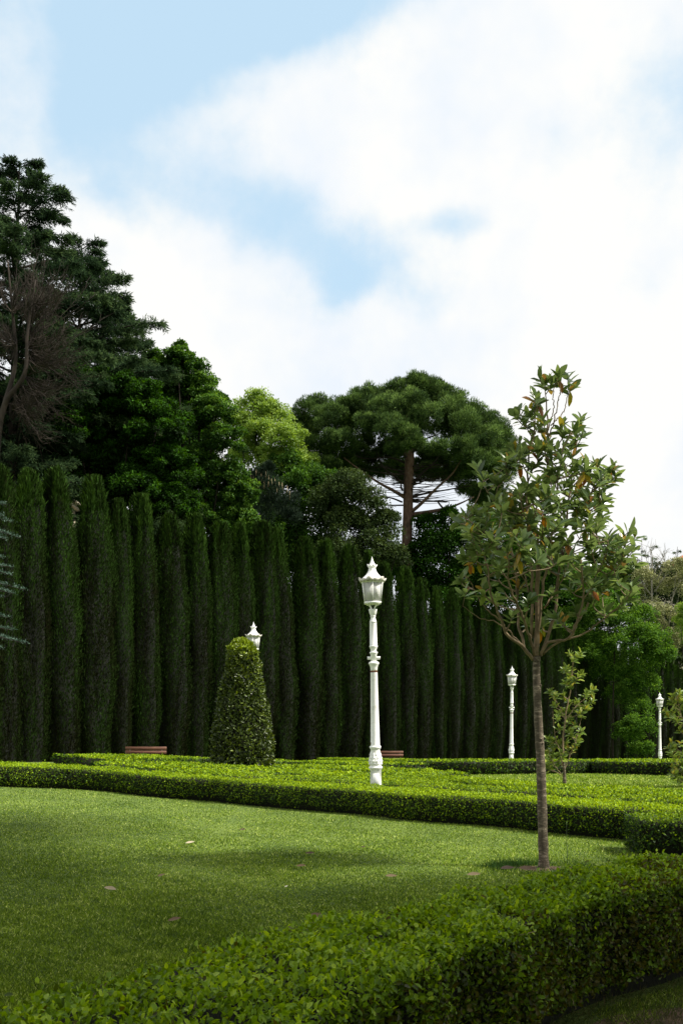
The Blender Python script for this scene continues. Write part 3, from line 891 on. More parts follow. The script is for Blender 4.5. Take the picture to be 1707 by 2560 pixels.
broad_tree('oak', 'dark grey green oak standing left of the umbrella pine trunk', 'broadleaf tree', 76, 890,
           [(870, 1230, 45), (840, 1270, 55), (910, 1280, 50), (870, 1340, 60), (945, 1340, 45), (930, 1400, 55), (850, 1410, 55), (985, 1400, 32), (970, 1300, 24), (880, 1205, 25)],
           M_OAK, M_DBARK, 26, 3600, .17, 'broadleaf trees behind the cypresses', tsd=.2, rsub=.3)
broad_tree('oak', 'very dark broadleaf tree right of the umbrella pine trunk', 'broadleaf tree', 84, 1110,
           [(1060, 1370, 42), (1110, 1360, 48), (1160, 1380, 55), (1090, 1430, 60), (1180, 1450, 60), (1240, 1430, 60), (1060, 1310, 22), (1120, 1300, 24), (1200, 1330, 34), (1280, 1400, 50), (1320, 1440, 60), (1230, 1510, 60), (1380, 1470, 60), (1020, 1440, 35), (1050, 1470, 45), (1100, 1490, 45), (1150, 1510, 45), (1010, 1400, 30)],
           M_DGREEN, M_DBARK, 24, 3200, .2, 'broadleaf trees behind the cypresses', tsd=.2, rsub=.32)
broad_tree('spring_tree', 'small pale green crown glimpsed between pine and magnolia', 'broadleaf tree', 96, 1225,
           [(1225, 1262, 34), (1255, 1300, 34), (1200, 1290, 22), (1290, 1330, 40)], M_LIGHT, M_DBARK, 16, 2600, .22, 'broadleaf trees behind the cypresses', rsub=.3)


broad_tree('oak', 'dark dense tree filling the gap behind the small candled pine', 'broadleaf tree', 92, 640,
           [(560, 1330, 50), (620, 1350, 50), (680, 1370, 50), (740, 1380, 50), (500, 1320, 50), (800, 1400, 45), (450, 1290, 50), (420, 1220, 45), (480, 1170, 50), (540, 1200, 45), (390, 1150, 40), (600, 1260, 40), (390, 1080, 45), (470, 1090, 45), (440, 1040, 40), (430, 1120, 45), (500, 1120, 40), (350, 1080, 40)] + [(x, 1375 + (x - 380) * .12, 42) for x in range(380, 1010, 42)],
           M_DGREEN, M_DBARK, 16, 2600, .3, 'broadleaf trees behind the cypresses', rsub=.4)
broad_tree('oak', 'dark dense tree behind the magnolia crown, above the cypresses', 'broadleaf tree', 112, 1330,
           [(1230, 1470, 45), (1290, 1480, 45), (1350, 1490, 45), (1410, 1510, 45), (1460, 1480, 40), (1300, 1420, 40), (1370, 1430, 40), (1440, 1560, 45), (1380, 1560, 45), (1500, 1520, 40), (1320, 1540, 45), (1180, 1480, 40), (1250, 1400, 40), (1160, 1440, 35)] + [(x, 1565 + (x - 1150) * .2, 40) for x in range(1120, 1500, 40)] + [(x, 1650, 40) for x in range(1120, 1500, 45)],
           M_DGREEN, M_DBARK, 16, 2600, .34, 'broadleaf trees behind the cypresses', rsub=.4)


def young_pine():
    Y = 66
    bx = (672 - 853.5) / FPX * Y
    root = thing('young_pine', 'small dark pine bristling with upright tan candles', 'pine tree', (bx, Y, tz(bx, Y)))
    g = Geo()
    cs = [cl(a, b, r_, Y) for a, b, r_ in ((635, 1200, 28), (665, 1225, 38), (700, 1260, 40), (650, 1265, 42), (690, 1300, 42), (640, 1310, 40), (730, 1300, 26), (670, 1180, 18))]
    cloud(g, cs, 18, 1500, .28, .13, needle=True, rsub=.32)
    g.build('crown', M_DARKPINE, root)
    cm = leaf_mat('pine_candles', [(0, (.22, .17, .09)), (1, (.30, .24, .13))], rough=.8, trans=0)
    for a, b in ((620, 1195), (628, 1180), (640, 1168), (648, 1172), (655, 1182), (664, 1176), (672, 1180), (680, 1190), (688, 1188), (698, 1200), (610, 1205), (706, 1204), (615, 1212), (634, 1190), (670, 1196), (718, 1216), (660, 1200), (692, 1212), (724, 1228), (645, 1200)):
        p = np.array(W(a, b + 22, Y - .5)); h = rng.uniform(.35, .65)
        c = Geo(); c.tube([p, p + np.array([rng.normal(0, .04), 0, h])], [.04, .014], 5); c.build('candle', cm, root)
    t = Geo(); t.tube([(bx, Y, tz(bx, Y) - .2), (bx, Y, 14.5)], [.2, .05], 7); t.build('trunk', M_DBARK, root)


young_pine()


def umbrella_pine():
    Y = 84; k = FPX / Y
    def R8(x, y, d=0): return W(750 + x / 3.136, 1150 + y / 3.136, Y + d)
    def R2(x, y, r_, d=0, sq=.8): return cl(550 + x / 1.96, 850 + y / 1.96, r_ * 1.2 / 1.96, Y, d, min(1, sq * 1.15))
    b = R8(832, 900); gz = tz(b[0], Y)
    root = thing('umbrella_pine', 'huge umbrella pine with domed crown and reddish trunk', 'pine tree', (b[0], Y, gz))
    t = Geo()
    t.tube(bez([(b[0] - .1, Y, gz - .2), R8(832, 900), R8(838, 600), R8(845, 420), R8(846, 280), R8(852, 120), R8(858, -60), R8(850, -260), R8(870, -420)], 28),
           np.interp(np.linspace(0, 1, 33), [0, .3, .6, .75, 1], [.46, .42, .38, .26, .07])[:len(bez([(0, 0, 0)] * 9, 28))], 12)
    t.build('trunk', M_PBARK, root, smooth=True)
    limbs = [([(880, 430), (1000, 410), (1120, 385), (1230, 350), (1360, 290)], .24, -1.5), ([(862, 415), (950, 340), (1070, 220), (1190, 110), (1260, 0)], .17, -2.5),
             ([(1120, 380), (1080, 320), (1170, 330)], .09, -1.2), ([(815, 290), (730, 240), (620, 180), (470, 80), (340, -20)], .17, -1.5), ([(800, 330), (700, 295), (560, 290), (480, 260)], .08, 1),
             ([(805, 355), (700, 355), (600, 345), (540, 310)], .07, 2), ([(835, 200), (740, 130), (650, 50), (600, -60)], .13, 1.5), ([(862, 220), (950, 110), (1050, 20), (1120, -90)], .14, 1.5),
             ([(870, 290), (1000, 260), (1200, 225), (1350, 200)], .09, 2.5), ([(870, 330), (1000, 325), (1150, 330)], .06, 1), ([(805, 240), (790, 200), (830, 120)], .10, -.5),
             ([(850, 0), (760, -120), (640, -200)], .13, -2), ([(860, -30), (960, -150), (1080, -200)], .13, -2), ([(880, 200), (1030, 150), (1200, 160)], .07, 3), ([(840, 120), (700, 60), (560, 60)], .08, 3),
             ([(860, 100), (1000, 40), (1150, 40)], .07, 3.5), ([(840, 30), (700, -20), (520, -10), (420, -40)], .09, 3)]
    for pts, r0, dd in limbs:
        n = len(pts)
        q = [R8(x, y, dd * i / (n - 1)) for i, (x, y) in enumerate(pts)]
        l = Geo(); c = bez(q, 14); l.tube(c, np.linspace(r0, .035, len(c)), 7); l.build('branch', M_DBARK if r0 < .16 else M_PBARK, root, smooth=True)
    tw = Geo()
    for i in range(80):
        side = 1 if rng.uniform() < .68 else -1
        x = 850 + side * 12; y = rng.uniform(40, 330) if side > 0 else rng.uniform(60, 300)
        d = rng.uniform(-.2, .2); L = rng.uniform(120, 400)
        y2 = y - rng.uniform(-20, 60) ; ym = (y + y2) / 2 + rng.uniform(0, 18)
        tw.tube(bez([R8(x, y, d), R8(x + side * L * .5, ym, d + rng.uniform(-1.5, 2)), R8(x + side * L, y2, d + rng.uniform(-2.5, 3.5))], 6), np.linspace(.04, .010, 7), 3, cap=False)
    tw.build('twigs', M_DBARK, root)
    blobs = [R2(430, 370, 60, -1), R2(400, 450, 60, 0), R2(480, 330, 50, 1), R2(540, 400, 65, -2), R2(440, 540, 65, 0), R2(520, 580, 60, 1), R2(600, 350, 55, 0), R2(690, 310, 60, 0), R2(640, 420, 70, 2),
             R2(760, 290, 55, 1), R2(800, 370, 75, -2), R2(880, 270, 60, 0), R2(960, 250, 60, 0), R2(1040, 270, 62, 1), R2(1090, 300, 60, 0), R2(920, 340, 75, -3), R2(1000, 390, 75, -3), R2(1110, 380, 70, -1),
             R2(1180, 350, 62, 0), R2(1240, 390, 60, 0), R2(1300, 420, 60, 1), R2(1350, 470, 60, 0), R2(1380, 540, 55, 0), R2(1290, 500, 70, -2), R2(1200, 450, 75, -2), R2(1330, 600, 60, -1), R2(1250, 590, 65, -3, .7), R2(1180, 540, 60, -3, .7),
             R2(850, 450, 70, -4, .7), R2(740, 420, 65, -3), R2(900, 510, 50, -4, .6), R2(1070, 540, 45, -4, .6), R2(960, 470, 60, 0), R2(560, 490, 50, -3, .7), R2(480, 650, 55, 1), R2(1300, 690, 55, 1), R2(1400, 640, 45, 1), R2(1230, 670, 45, 2, .7), R2(1340, 760, 55, 2),
             R2(560, 650, 45, 3), R2(700, 520, 50, 5), R2(1100, 470, 60, 5), R2(900, 400, 80, 5), R2(650, 560, 40, 4, .6), R2(820, 540, 45, 5, .6), R2(990, 560, 45, 5, .6),
             R2(400, 600, 60, 0), R2(460, 700, 50, 2), R2(620, 500, 60, -1), R2(560, 560, 60, 1), R2(500, 450, 75, 2), R2(1400, 560, 50, 0), R2(1290, 640, 65, 0), R2(1380, 700, 55, 1), R2(1280, 760, 50, 3), R2(1220, 600, 65, 1),
             R2(1140, 450, 75, 2), R2(1000, 330, 80, 2), R2(820, 330, 80, 2), R2(700, 400, 70, 3), R2(1080, 420, 75, 3), R2(940, 440, 80, 4, .7), R2(780, 470, 70, 4, .7), R2(1250, 500, 75, 3), R2(600, 430, 75, 4), R2(410, 510, 65, 2), R2(540, 640, 50, -1), R2(1320, 540, 70, 3), R2(640, 330, 50, -1), R2(1160, 300, 40, 1), R2(680, 560, 42, 4, .6), R2(780, 570, 42, 5, .6), R2(880, 580, 40, 5, .6), R2(1010, 580, 42, 5, .6), R2(1110, 590, 45, 4, .6), R2(620, 610, 40, 2, .7), R2(1180, 640, 40, 3, .7), R2(430, 640, 55, 1), R2(1350, 650, 60, 1)] + [R2(900, 470, 60, -5, .7), R2(950, 520, 45, -5, .6), R2(860, 540, 40, -4, .6), R2(960, 230, 50, 0), R2(1000, 240, 45, 0), R2(380, 420, 50, 0), R2(1390, 500, 45, 0)] + [R2(x, y + rng.uniform(-8, 8), 40, rng.uniform(3, 7), .65) for x, y in ((700, 650), (760, 665), (830, 668), (890, 675), (950, 670), (1010, 678), (1070, 672), (1130, 690), (1200, 740), (1270, 790), (1350, 800), (640, 650), (590, 690), (620, 600), (670, 625), (730, 610), (790, 640), (850, 615), (905, 640), (960, 620), (1020, 640), (1080, 620), (1130, 650), (1180, 690), (1240, 740), (1300, 780), (590, 650), (520, 690), (1190, 600), (1060, 600), (760, 590))]
    for i, c in enumerate(blobs):
        g = Geo()
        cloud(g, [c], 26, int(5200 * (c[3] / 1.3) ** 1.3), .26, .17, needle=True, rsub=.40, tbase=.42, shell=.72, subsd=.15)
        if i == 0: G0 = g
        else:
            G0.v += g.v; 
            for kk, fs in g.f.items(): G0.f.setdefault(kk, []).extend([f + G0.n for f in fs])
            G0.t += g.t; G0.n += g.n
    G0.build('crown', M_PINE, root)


umbrella_pine()


def bare_tree():
    Y = 45.4
    b = W(-20, 1150, Y)
    root = thing('bare_tree', 'leafless brown tree with fanned fine twigs at the left', 'bare tree', (b[0], Y, tz(b[0], Y)))
    t = Geo(); tw = Geo()
    st = [W(-20, 1500, Y), W(-10, 1180, Y), W(10, 1020, Y), W(62, 935, Y - .3), W(70, 830, Y - .3), W(90, 700, Y)]
    c = bez(st, 30); t.tube(np.vstack([[b[0], Y, tz(b[0], Y)], c]), np.linspace(.20, .04, len(c) + 1), 7)
    c2 = bez([W(10, 1020, Y), W(40, 900, Y + .5), W(30, 760, Y + .5), W(20, 650, Y + .5)], 16); t.tube(c2, np.linspace(.12, .03, len(c2)), 6)
    t.build('trunk', M_DEAD, root, smooth=True)
    fans = [((75, 840), (185, 640), .60), ((70, 870), (200, 760), .5), ((68, 900), (215, 850), .4), ((62, 940), (215, 990), .45), ((50, 960), (190, 1060), .35), ((80, 800), (110, 640), .45),
            ((70, 880), (225, 930), .3), ((40, 1000), (120, 1100), .4), ((40, 860), (-30, 820), .4), ((85, 760), (180, 700), .5), ((30, 1010), (95, 1000), .5), ((30, 780), (60, 660), .4)]
    for (a, e, sp) in fans:
        for q in range(19):
            dy = rng.uniform(-1.2, 1.6)
            vx, vy = e[0] - a[0], e[1] - a[1]
            an = rng.normal(0, sp * .8); ln = rng.uniform(.3, 1.1)
            ex = a[0] + (vx * math.cos(an) - vy * math.sin(an)) * ln; ey = a[1] + (vx * math.sin(an) + vy * math.cos(an)) * ln
            mx, my = (a[0] + ex) / 2 + rng.normal(0, 10), (a[1] + ey) / 2 + rng.normal(14, 12)
            p = bez([W(a[0], a[1], Y), W(mx, my, Y + dy * .5), W(ex, ey, Y + dy)], 8)
            tw.tube(p, np.linspace(.024, .006, len(p)), 3, cap=False)
            for s in range(9):
                i = rng.integers(2, len(p) - 1); d = nz(p[-1] - p[i - 1]) + rng.normal(0, .5, 3) + np.array([0, 0, .2])
                l = rng.uniform(.3, 1.1)
                tw.tube([p[i], p[i] + nz(d) * l * .5 + rng.normal(0, .04, 3), p[i] + nz(d + rng.normal(0, .15, 3)) * l], [.010, .007, .005], 3, cap=False)
    tw.build('twigs', M_DEAD, root)


bare_tree()


def blue_cedar():
    Y = 30
    b = W(-230, 1900, Y)
    root = thing('blue_cedar', 'blue grey cedar reaching pale branch tips in at the left edge', 'conifer', (b[0], Y, tz(b[0], Y)))
    t = Geo(); f = Geo()
    t.tube([(b[0], Y, tz(b[0], Y) - .1), W(-230, 1500, Y), W(-225, 1150, Y)], [.22, .16, .04], 8)
    tips = [(30, 1305), (52, 1345), (20, 1350), (8, 1395), (25, 1418), (30, 1438), (64, 1475), (38, 1485), (5, 1495), (20, 1545), (60, 1608), (30, 1575), (25, 1600), (0, 1620), (10, 1290), (18, 1262), (0, 1330), (-30, 1400), (-30, 1500), (-20, 1650)]
    tips += [(rng.uniform(-430, -60), rng.uniform(1200, 1750)) for _ in range(60)]
    for (x, y) in tips:
        dd = rng.uniform(-1.2, 1.2)
        a = W(-228, min(y + rng.uniform(-30, 30), 1800), Y); e = W(x, y, Y + dd)
        p = bez([a, tuple(np.array(a) * .45 + np.array(e) * .55 + np.array([0, 0, .25])), e], 26)
        t.tube(p, np.linspace(.04, .008, len(p)), 4, cap=False)
        for i in range(6, len(p)):
            m = 26
            sp = .07 + .10 * (1 - i / len(p))
            P = p[i] + rng.normal(0, 1, (m, 3)) * np.array([.05, sp, .025]) + np.array([rng.normal(0, .05), 0, .03])
            D = nz(rng.normal(0, 1, (m, 3)) + np.array([0, 0, .9])); L = rng.uniform(.04, .08, m)
            v, ff, k = leaves(P, D, rand_dir(m), L, L * .28, 'quad')
            f.add(v, ff, np.repeat(np.clip(rng.normal(.55, .25, m), 0, 1), k))
    t.build('trunk', M_DBARK, root); f.build('crown', M_BLUE, root)


blue_cedar()

# right background
broad_tree('ivy_covered_tree', 'bright green leafy tree engulfing the right cypresses', 'broadleaf tree', 97, 1530,
           [(1480, 1500, 34), (1440, 1545, 34), (1510, 1545, 42), (1560, 1570, 40), (1480, 1590, 40), (1540, 1620, 45), (1600, 1600, 34), (1590, 1660, 42), (1560, 1700, 40), (1610, 1720, 32), (1585, 1770, 36), (1600, 1820, 32), (1635, 1640, 28), (1570, 1840, 30), (1400, 1580, 26), (1440, 1480, 30), (1420, 1420, 30), (1500, 1450, 28), (1640, 1600, 30), (1660, 1640, 26), (1600, 1880, 26), (1560, 1500, 26), (1600, 1545, 28), (1470, 1640, 30), (1440, 1600, 30), (1520, 1680, 34), (1500, 1620, 34), (1550, 1740, 30)],
           M_VINE, M_DBARK, 30, 4200, .17, 'trees at the right background', limbs=False, trunk_r=.12, tsd=.22, tbase=.38, rsub=.34, flat=.8)
broad_tree('pale_tree', 'silvery cream leaved tree with bare pale limbs at the right', 'broadleaf tree', 135, 1640,
           [(1605, 1440, 22), (1640, 1470, 26), (1690, 1430, 30), (1625, 1530, 28), (1660, 1545, 26), (1700, 1465, 26), (1680, 1620, 28), (1640, 1570, 26), (1700, 1600, 30), (1610, 1580, 22), (1730, 1500, 30), (1590, 1480, 18)],
           M_SILVER, M_PALEBARK, 22, 3000, .22, 'trees at the right background', tsd=.25, rsub=.34)
broad_tree('oak', 'dark undergrowth tree behind the silvery leaves at the right', 'broadleaf tree', 150, 1690,
           [(1600, 1470, 36), (1650, 1500, 40), (1700, 1510, 40), (1660, 1450, 30), (1720, 1450, 40), (1680, 1570, 40), (1570, 1520, 40), (1540, 1480, 34), (1510, 1440, 26), (1560, 1430, 24), (1740, 1580, 40), (1630, 1620, 34), (1680, 1640, 34), (1730, 1650, 34), (1600, 1600, 34), (1650, 1680, 34), (1700, 1700, 34)],
           M_OAK, M_DBARK, 16, 3000, .32, 'trees at the right background', tsd=.2, rsub=.36, tbase=.3)
broad_tree('spring_tree', 'fresh green round crown cut by the right edge', 'broadleaf tree', 128, 1720,
           [(1712, 1530, 26), (1700, 1560, 18), (1730, 1570, 34), (1720, 1600, 20)], M_LIGHT, M_DBARK, 16, 2600, .24, 'trees at the right background', rsub=.3)
conifer('cedar', 'far dark conifer with split top behind the magnolia lobe', 165, 1605, 1342, lambda u: .5 + 2.6 * u ** .8, 60, M_CONIFER, .5, 3, .6, 1603, .3, 50, group='far conifers on the skyline', dens=.35)
conifer('cedar', 'far blunt conifer right of the split topped one', 160, 1626, 1360, lambda u: .9 + 2.2 * u ** .8, 55, M_CONIFER, .5, 3, .6, 1626, .3, 50, group='far conifers on the skyline', dens=.35)
conifer('cedar', 'slim far conifer beside the red roof at the right edge', 165, 1692, 1362, lambda u: .3 + 2.4 * u ** .9, 60, M_CONIFER, .5, 3, .55, 1692, .3, 50, group='far conifers on the skyline', dens=.35)
conifer('cedar', 'small dark pointed conifer left of the red roof', 170, 1664, 1400, lambda u: .3 + 2.4 * u ** .9, 40, M_CONIFER, .5, 3, .5, 1664, .3, 50, group='far conifers on the skyline', dens=.35)


def pale_limbs():
    Y = 134
    b = W(1632, 1640, Y)
    root = thing('bare_tree', 'pale leafless tree with thin forked limbs at the right', 'bare tree', (b[0], Y, tz(b[0], Y)))
    t = Geo(); tw = Geo()
    t.tube([(b[0], Y, tz(b[0], Y)), W(1628, 1500, Y), W(1628, 1450, Y)], [.25, .14, .1], 6)
    t.build('trunk', M_PALEBARK, root)
    for (a, m, e) in (((1628, 1470), (1622, 1430), (1612, 1385)), ((1628, 1450), (1640, 1420), (1655, 1395)), ((1628, 1430), (1630, 1400), (1626, 1370)), ((1635, 1480), (1660, 1440), (1672, 1405)),
                      ((1628, 1490), (1600, 1450), (1590, 1400)), ((1672, 1520), (1685, 1480), (1700, 1450)), ((1640, 1450), (1660, 1410), (1650, 1380)), ((1645, 1460), (1680, 1420), (1690, 1400))):
        c = bez([W(*a, Y), W(*m, Y + .3), W(*e, Y)], 8); tw.tube(c, np.linspace(.10, .03, len(c)), 4)
        for s in range(16):
            i = rng.integers(2, len(c)); d = nz(np.array([rng.normal(0, .7), rng.normal(0, .5), .8])); l = rng.uniform(.7, 2.2)
            tw.tube([c[i], c[i] + d * l * .5, c[i] + nz(d + rng.normal(0, .25, 3)) * l], [.03, .02, .015], 3, cap=False)
    tw.build('limbs', M_PALEBARK, root)


pale_limbs()


def far_house():
    Y = 190
    x0, _, zt = W(1668, 1404, Y); x1 = x0 + 16
    cx, cy = (x0 + x1) / 2, Y + 5
    g0 = tz(cx, cy)
    root = thing('house', 'far house with red tiled roof behind the trees at right', 'house', (cx, cy, g0))
    g = Geo(); g.box((cx, cy, (g0 + zt - 1) / 2), (15, 9, zt - 1 - g0)); g.build('wall', M_STONE, root)
    zr = W(1760, 1378, Y)[2]
    v = np.array([(x0 - .6, Y - .2, zt - 1), (x1 + .6, Y - .2, zt - 1), (x1 + .6, Y + 10, zt - 1), (x0 - .6, Y + 10, zt - 1), (x0 + 5, Y + 5, zr + .3), (x1 - 5, Y + 5, zr + .3)])
    r = Geo(); r.add(v, [np.array([[0, 1, 5, 4], [2, 3, 4, 5]]), np.array([[1, 2, 5], [3, 0, 4]]), np.array([[3, 2, 1, 0]])]); r.build('roof', M_ROOF, root)
    for wx in (-5, -1.8, 1.8, 5):
        w = Geo(); w.box((cx + wx, cy - 4.53, zt - 3.2), (1.2, .1, 1.6)); w.build('window', M_IRON, root)


far_house()


def left_building():
    Y = 49
    x, _, z = W(108, 1262, Y)
    g0 = tz(x, Y); zt = W(108, 1246, Y)[2]
    root = thing('pavilion', 'pale plastered building glimpsed between two left cypresses', 'building', (x - 1, Y + 1, g0))
    g = Geo(); g.box((x - 1, Y + 1.5, (g0 + zt) / 2), (3.6, 3, zt - g0)); g.build('wall', M_STONE, root)
    r = Geo(); r.box((x - 1, Y + 1.5, zt + .09), (4.0, 3.4, .18), bev=.04); r.box((x - 1, Y + 1.5, zt + .26), (4.3, 3.7, .15), bev=.03); r.build('cornice', M_STONE, root)


left_building()


# ------------------------------------------------------------------ topiary cone
def topiary():
    Y = 27.0; k = FPX / Y
    x = (605 - 853.5) / k; g0 = tz(x, Y)
    top = CAMZ + (HOR - 1607) / k; H = top - g0
    root = thing('topiary', 'clipped laurel cone with yellow green tip standing in the hedges', 'topiary', (x, Y, g0))
    prof_t = np.array([0, .05, .12, .25, .4, .55, .7, .8, .9, .955, .985, 1.0])
    prof_r = np.array([.66, .76, .80, .79, .72, .62, .50, .43, .35, .29, .20, .0])
    n = 15000
    t = rng.uniform(0, 1, n) ** 1.12; t[:900] = rng.uniform(.93, 1, 900)
    th = rng.uniform(0, 2 * PI, n)
    r = np.interp(t, prof_t, prof_r) * np.where(t > .95, rng.uniform(.3, 1, n), 1)
    pos = np.stack([x + np.cos(th) * r + .03 * t, Y + np.sin(th) * r, g0 + .05 + t * H], -1)
    nor = nz(np.stack([np.cos(th), np.sin(th), .18 + 1.5 * (t > .95)], -1))
    pos += nor * (.045 * pn(pos, 3.2, 1) + .03 * pn(pos, 8, 2) + rng.normal(0, .02, n))[:, None]
    D = nz(nor * .5 + rand_dir(n) * .8 + np.array([0, 0, .4])); N2 = nz(nor + rand_dir(n) * .7 + np.array([0, 0, .3]))
    L = rng.uniform(.07, .125, n)
    v, f, kk = leaves(pos, D, N2, L, L * .42, 'hex', fold=.2, droop=.15)
    tint = np.clip(rng.normal(.45, .2, n) + .5 * np.clip((t - .84) / .14, 0, 1) + .18 * np.clip((t - .5) / .5, 0, 1) + .08 * pn(pos, 2, 3), 0, 1)
    np_mesh('foliage', v, f, M_TOPIARY, root, np.repeat(tint, kk))
    g = Geo(); g.lathe([(g0 - .05 + tt * H, max(rr - .07, .02)) for tt, rr in zip(prof_t[:-2], prof_r[:-2])], 20, (x, Y, 0)); g.build('stems', M_HEDGE_CORE, root)


topiary()


# ------------------------------------------------------------------ lamps
def lamp():
    root = thing('street_lamp', 'tall white ornate cast iron lamp, nearest and largest, standing in the hedges', 'lamp', (0, 0, 0), 0, 'white ornate garden lamps')
    def Z(y): return 4.73 - (y - 145) / 481.0
    def R(px): return px / 481.0
    FL = .07
    def part(name, prof, mat=M_WHITE, seg=40, parent=root, flute=False, smooth=False, tint=.5):
        g = Geo(); g.lathe([(Z(p[0]), R(p[1]), (FL if flute and len(p) < 3 else (p[2] if len(p) > 2 else 0))) for p in prof][::-1], seg)
        return g.build(name, mat, parent, smooth=smooth)
    ped = part('pedestal', [(2066, 52), (2072, 54), (2076, 50, .05), (2380, 50, .05), (2384, 60), (2440, 60)], seg=36)
    a = Geo(); a.box((0, -R(50), Z(2170)), (R(58), R(8), R(125)), bev=.004); a.build('access_panel', M_WHITE, ped)
    part('baluster', [(1856, 42), (1860, 50), (1872, 52), (1882, 48), (1888, 42), (1905, 43), (1930, 46), (1960, 52), (1990, 58), (2015, 59), (2032, 54), (2042, 50), (2046, 60), (2056, 63), (2066, 58)], smooth=True)
    # relief scrolls on the baluster
    for q in range(10):
        sc = Geo()
        a_ = q * 2 * PI / 10
        for (yy, rr, s_) in ((1935, 47, 5), (1965, 54, 6), (1995, 59, 6.5), (2018, 58, 5)):
            a2 = a_ + (.12 if yy in (1965, 2018) else -.12)
            sc.tube([(R(rr) * math.cos(a2 - .1), R(rr) * math.sin(a2 - .1), Z(yy + 9)), (R(rr + 2) * math.cos(a2), R(rr + 2) * math.sin(a2), Z(yy)), (R(rr) * math.cos(a2 + .1), R(rr) * math.sin(a2 + .1), Z(yy - 9))], [R(2), R(s_), R(2)], 6)
        sc.tube([(R(45) * math.cos(a_), R(45) * math.sin(a_), Z(1915)), (R(58) * math.cos(a_), R(58) * math.sin(a_), Z(1990)), (R(55) * math.cos(a_), R(55) * math.sin(a_), Z(2030))], [R(2), R(4), R(2)], 6)
        sc.build('relief', M_WHITE, root, smooth=True)
    rs = Geo(); rs.box((-R(39), -R(6), Z(1836)), (R(8), R(14), R(22)), bev=.004); rs.build('rust_patch', M_RUST, root)
    part('shaft', [(1194, 31, 0), (1200, 31), (1500, 35.5), (1850, 41), (1856, 42, 0)], flute=True)
    part('rust_band', [(1180, 31.8), (1194, 31.8)], M_RUST)
    part('collar', [(1094, 28), (1100, 40), (1106, 47), (1116, 47), (1126, 41), (1145, 33), (1165, 31), (1180, 30)], smooth=True)
    part('neck', [(1006, 27), (1010, 36), (1017, 37.5), (1024, 33), (1032, 28), (1094, 27.5)], smooth=True)
    cb = Geo(); cb.tube([(-R(58), 0, Z(1064)), (-R(50), 0, Z(1064)), (R(50), 0, Z(1064)), (R(58), 0, Z(1064))], [R(16), R(14), R(14), R(16)], 12); cb.build('cross_bar', M_WHITE, root, smooth=False)
    part('upper_shaft', [(742, 31, 0), (748, 31), (948, 33), (952, 36, 0), (960, 38, 0), (968, 35, 0), (985, 27, 0), (1000, 25, 0), (1006, 27, 0)], flute=True)
    part('capital', [(622, 36), (628, 38), (636, 36), (660, 32), (674, 26), (679, 22), (684, 24), (690, 24), (694, 21), (702, 21), (735, 30), (742, 33)], smooth=True)
    for q in range(4):
        a_ = PI / 4 + q * PI / 2
        c_, s_ = math.cos(a_), math.sin(a_)
        g = Geo(); p = bez([(R(22) * c_, R(22) * s_, Z(628)), (R(26) * c_, R(26) * s_, Z(605)), (R(48) * c_, R(48) * s_, Z(584)), (R(76) * c_, R(76) * s_, Z(575))], 12)
        g.tube(p, R(6), 8); g.build('cradle_arm', M_WHITE, root, smooth=True)
    lan = Geo(); o6 = .0
    ang = [-PI / 2 + q * PI / 3 for q in range(6)]
    yt, rt, yb, rb = 384, 103, 558, 83
    for a_ in ang:
        c_, s_ = math.cos(a_), math.sin(a_)
        lan.tube([(R(rb) * c_, R(rb) * s_, Z(yb)), (R(rt) * c_, R(rt) * s_, Z(yt))], R(4.5), 6)
    lan.lathe([(Z(576), R(60)), (Z(575), R(84)), (Z(568), R(88)), (Z(558), R(88)), (Z(556), R(80))], 6, off=.5 + 1e-6 + 1.0)
    fr = lan.build('lantern_frame', M_WHITE, root)
    for q in range(6):
        a1, a2 = ang[q], ang[(q + 1) % 6]
        rr1, rr2 = rb - 3, rt - 3
        v = [(R(rr1) * math.cos(a1), R(rr1) * math.sin(a1), Z(yb)), (R(rr1) * math.cos(a2), R(rr1) * math.sin(a2), Z(yb)), (R(rr2) * math.cos(a2), R(rr2) * math.sin(a2), Z(yt)), (R(rr2) * math.cos(a1), R(rr2) * math.sin(a1), Z(yt))]
        v = np.array(v); inn = v * np.array([.95, .95, 1])
        g = Geo(); g.add(np.vstack([v, inn]), [np.array([[0, 1, 2, 3], [7, 6, 5, 4], [0, 4, 5, 1], [1, 5, 6, 2], [2, 6, 7, 3], [3, 7, 4, 0]])]); g.build('glass_pane', M_GLASS, root)
    roof = part('roof', [(256, 30), (262, 34), (268, 33), (285, 40), (305, 53), (325, 72), (340, 90), (352, 104), (366, 108), (380, 106), (386, 96)], smooth=True)
    # crown trim of leaves around the roof edge
    def crown(y0, r0, y1, r1, n, mat, parent, amp):
        g = Geo(); V = []; m = n * 6
        for i in range(m):
            a_ = 2 * PI * i / m; ph = (i % 6) / 6.0
            big = 1.0 if (i // 6) % 2 == 0 else .55
            hgt = (.25 + .75 * abs(math.sin(PI * ph)) ** .8) * big
            zt = y0 + (y1 - y0) * (.35 + .65 * hgt); rt_ = r0 + (r1 - r0) * (.35 + .65 * hgt)
            rw = 1 + .015 * math.sin(i * 2.1)
            V += [(R(r0) * math.cos(a_), R(r0) * math.sin(a_), Z(y0)), (R(rt_) * rw * math.cos(a_), R(rt_) * rw * math.sin(a_), Z(zt)),
                  (R(rt_ - 5) * math.cos(a_), R(rt_ - 5) * math.sin(a_), Z(zt)), (R(r0 - 9) * math.cos(a_), R(r0 - 9) * math.sin(a_), Z(y0))]
        q = []
        for i in range(m):
            j = (i + 1) % m
            for e in range(3): q.append([i * 4 + e, j * 4 + e, j * 4 + e + 1, i * 4 + e + 1])
            q.append([i * 4 + 3, j * 4 + 3, j * 4, i * 4])
        g.add(V, [np.array(q)]); return g.build('crown_trim', mat, parent)
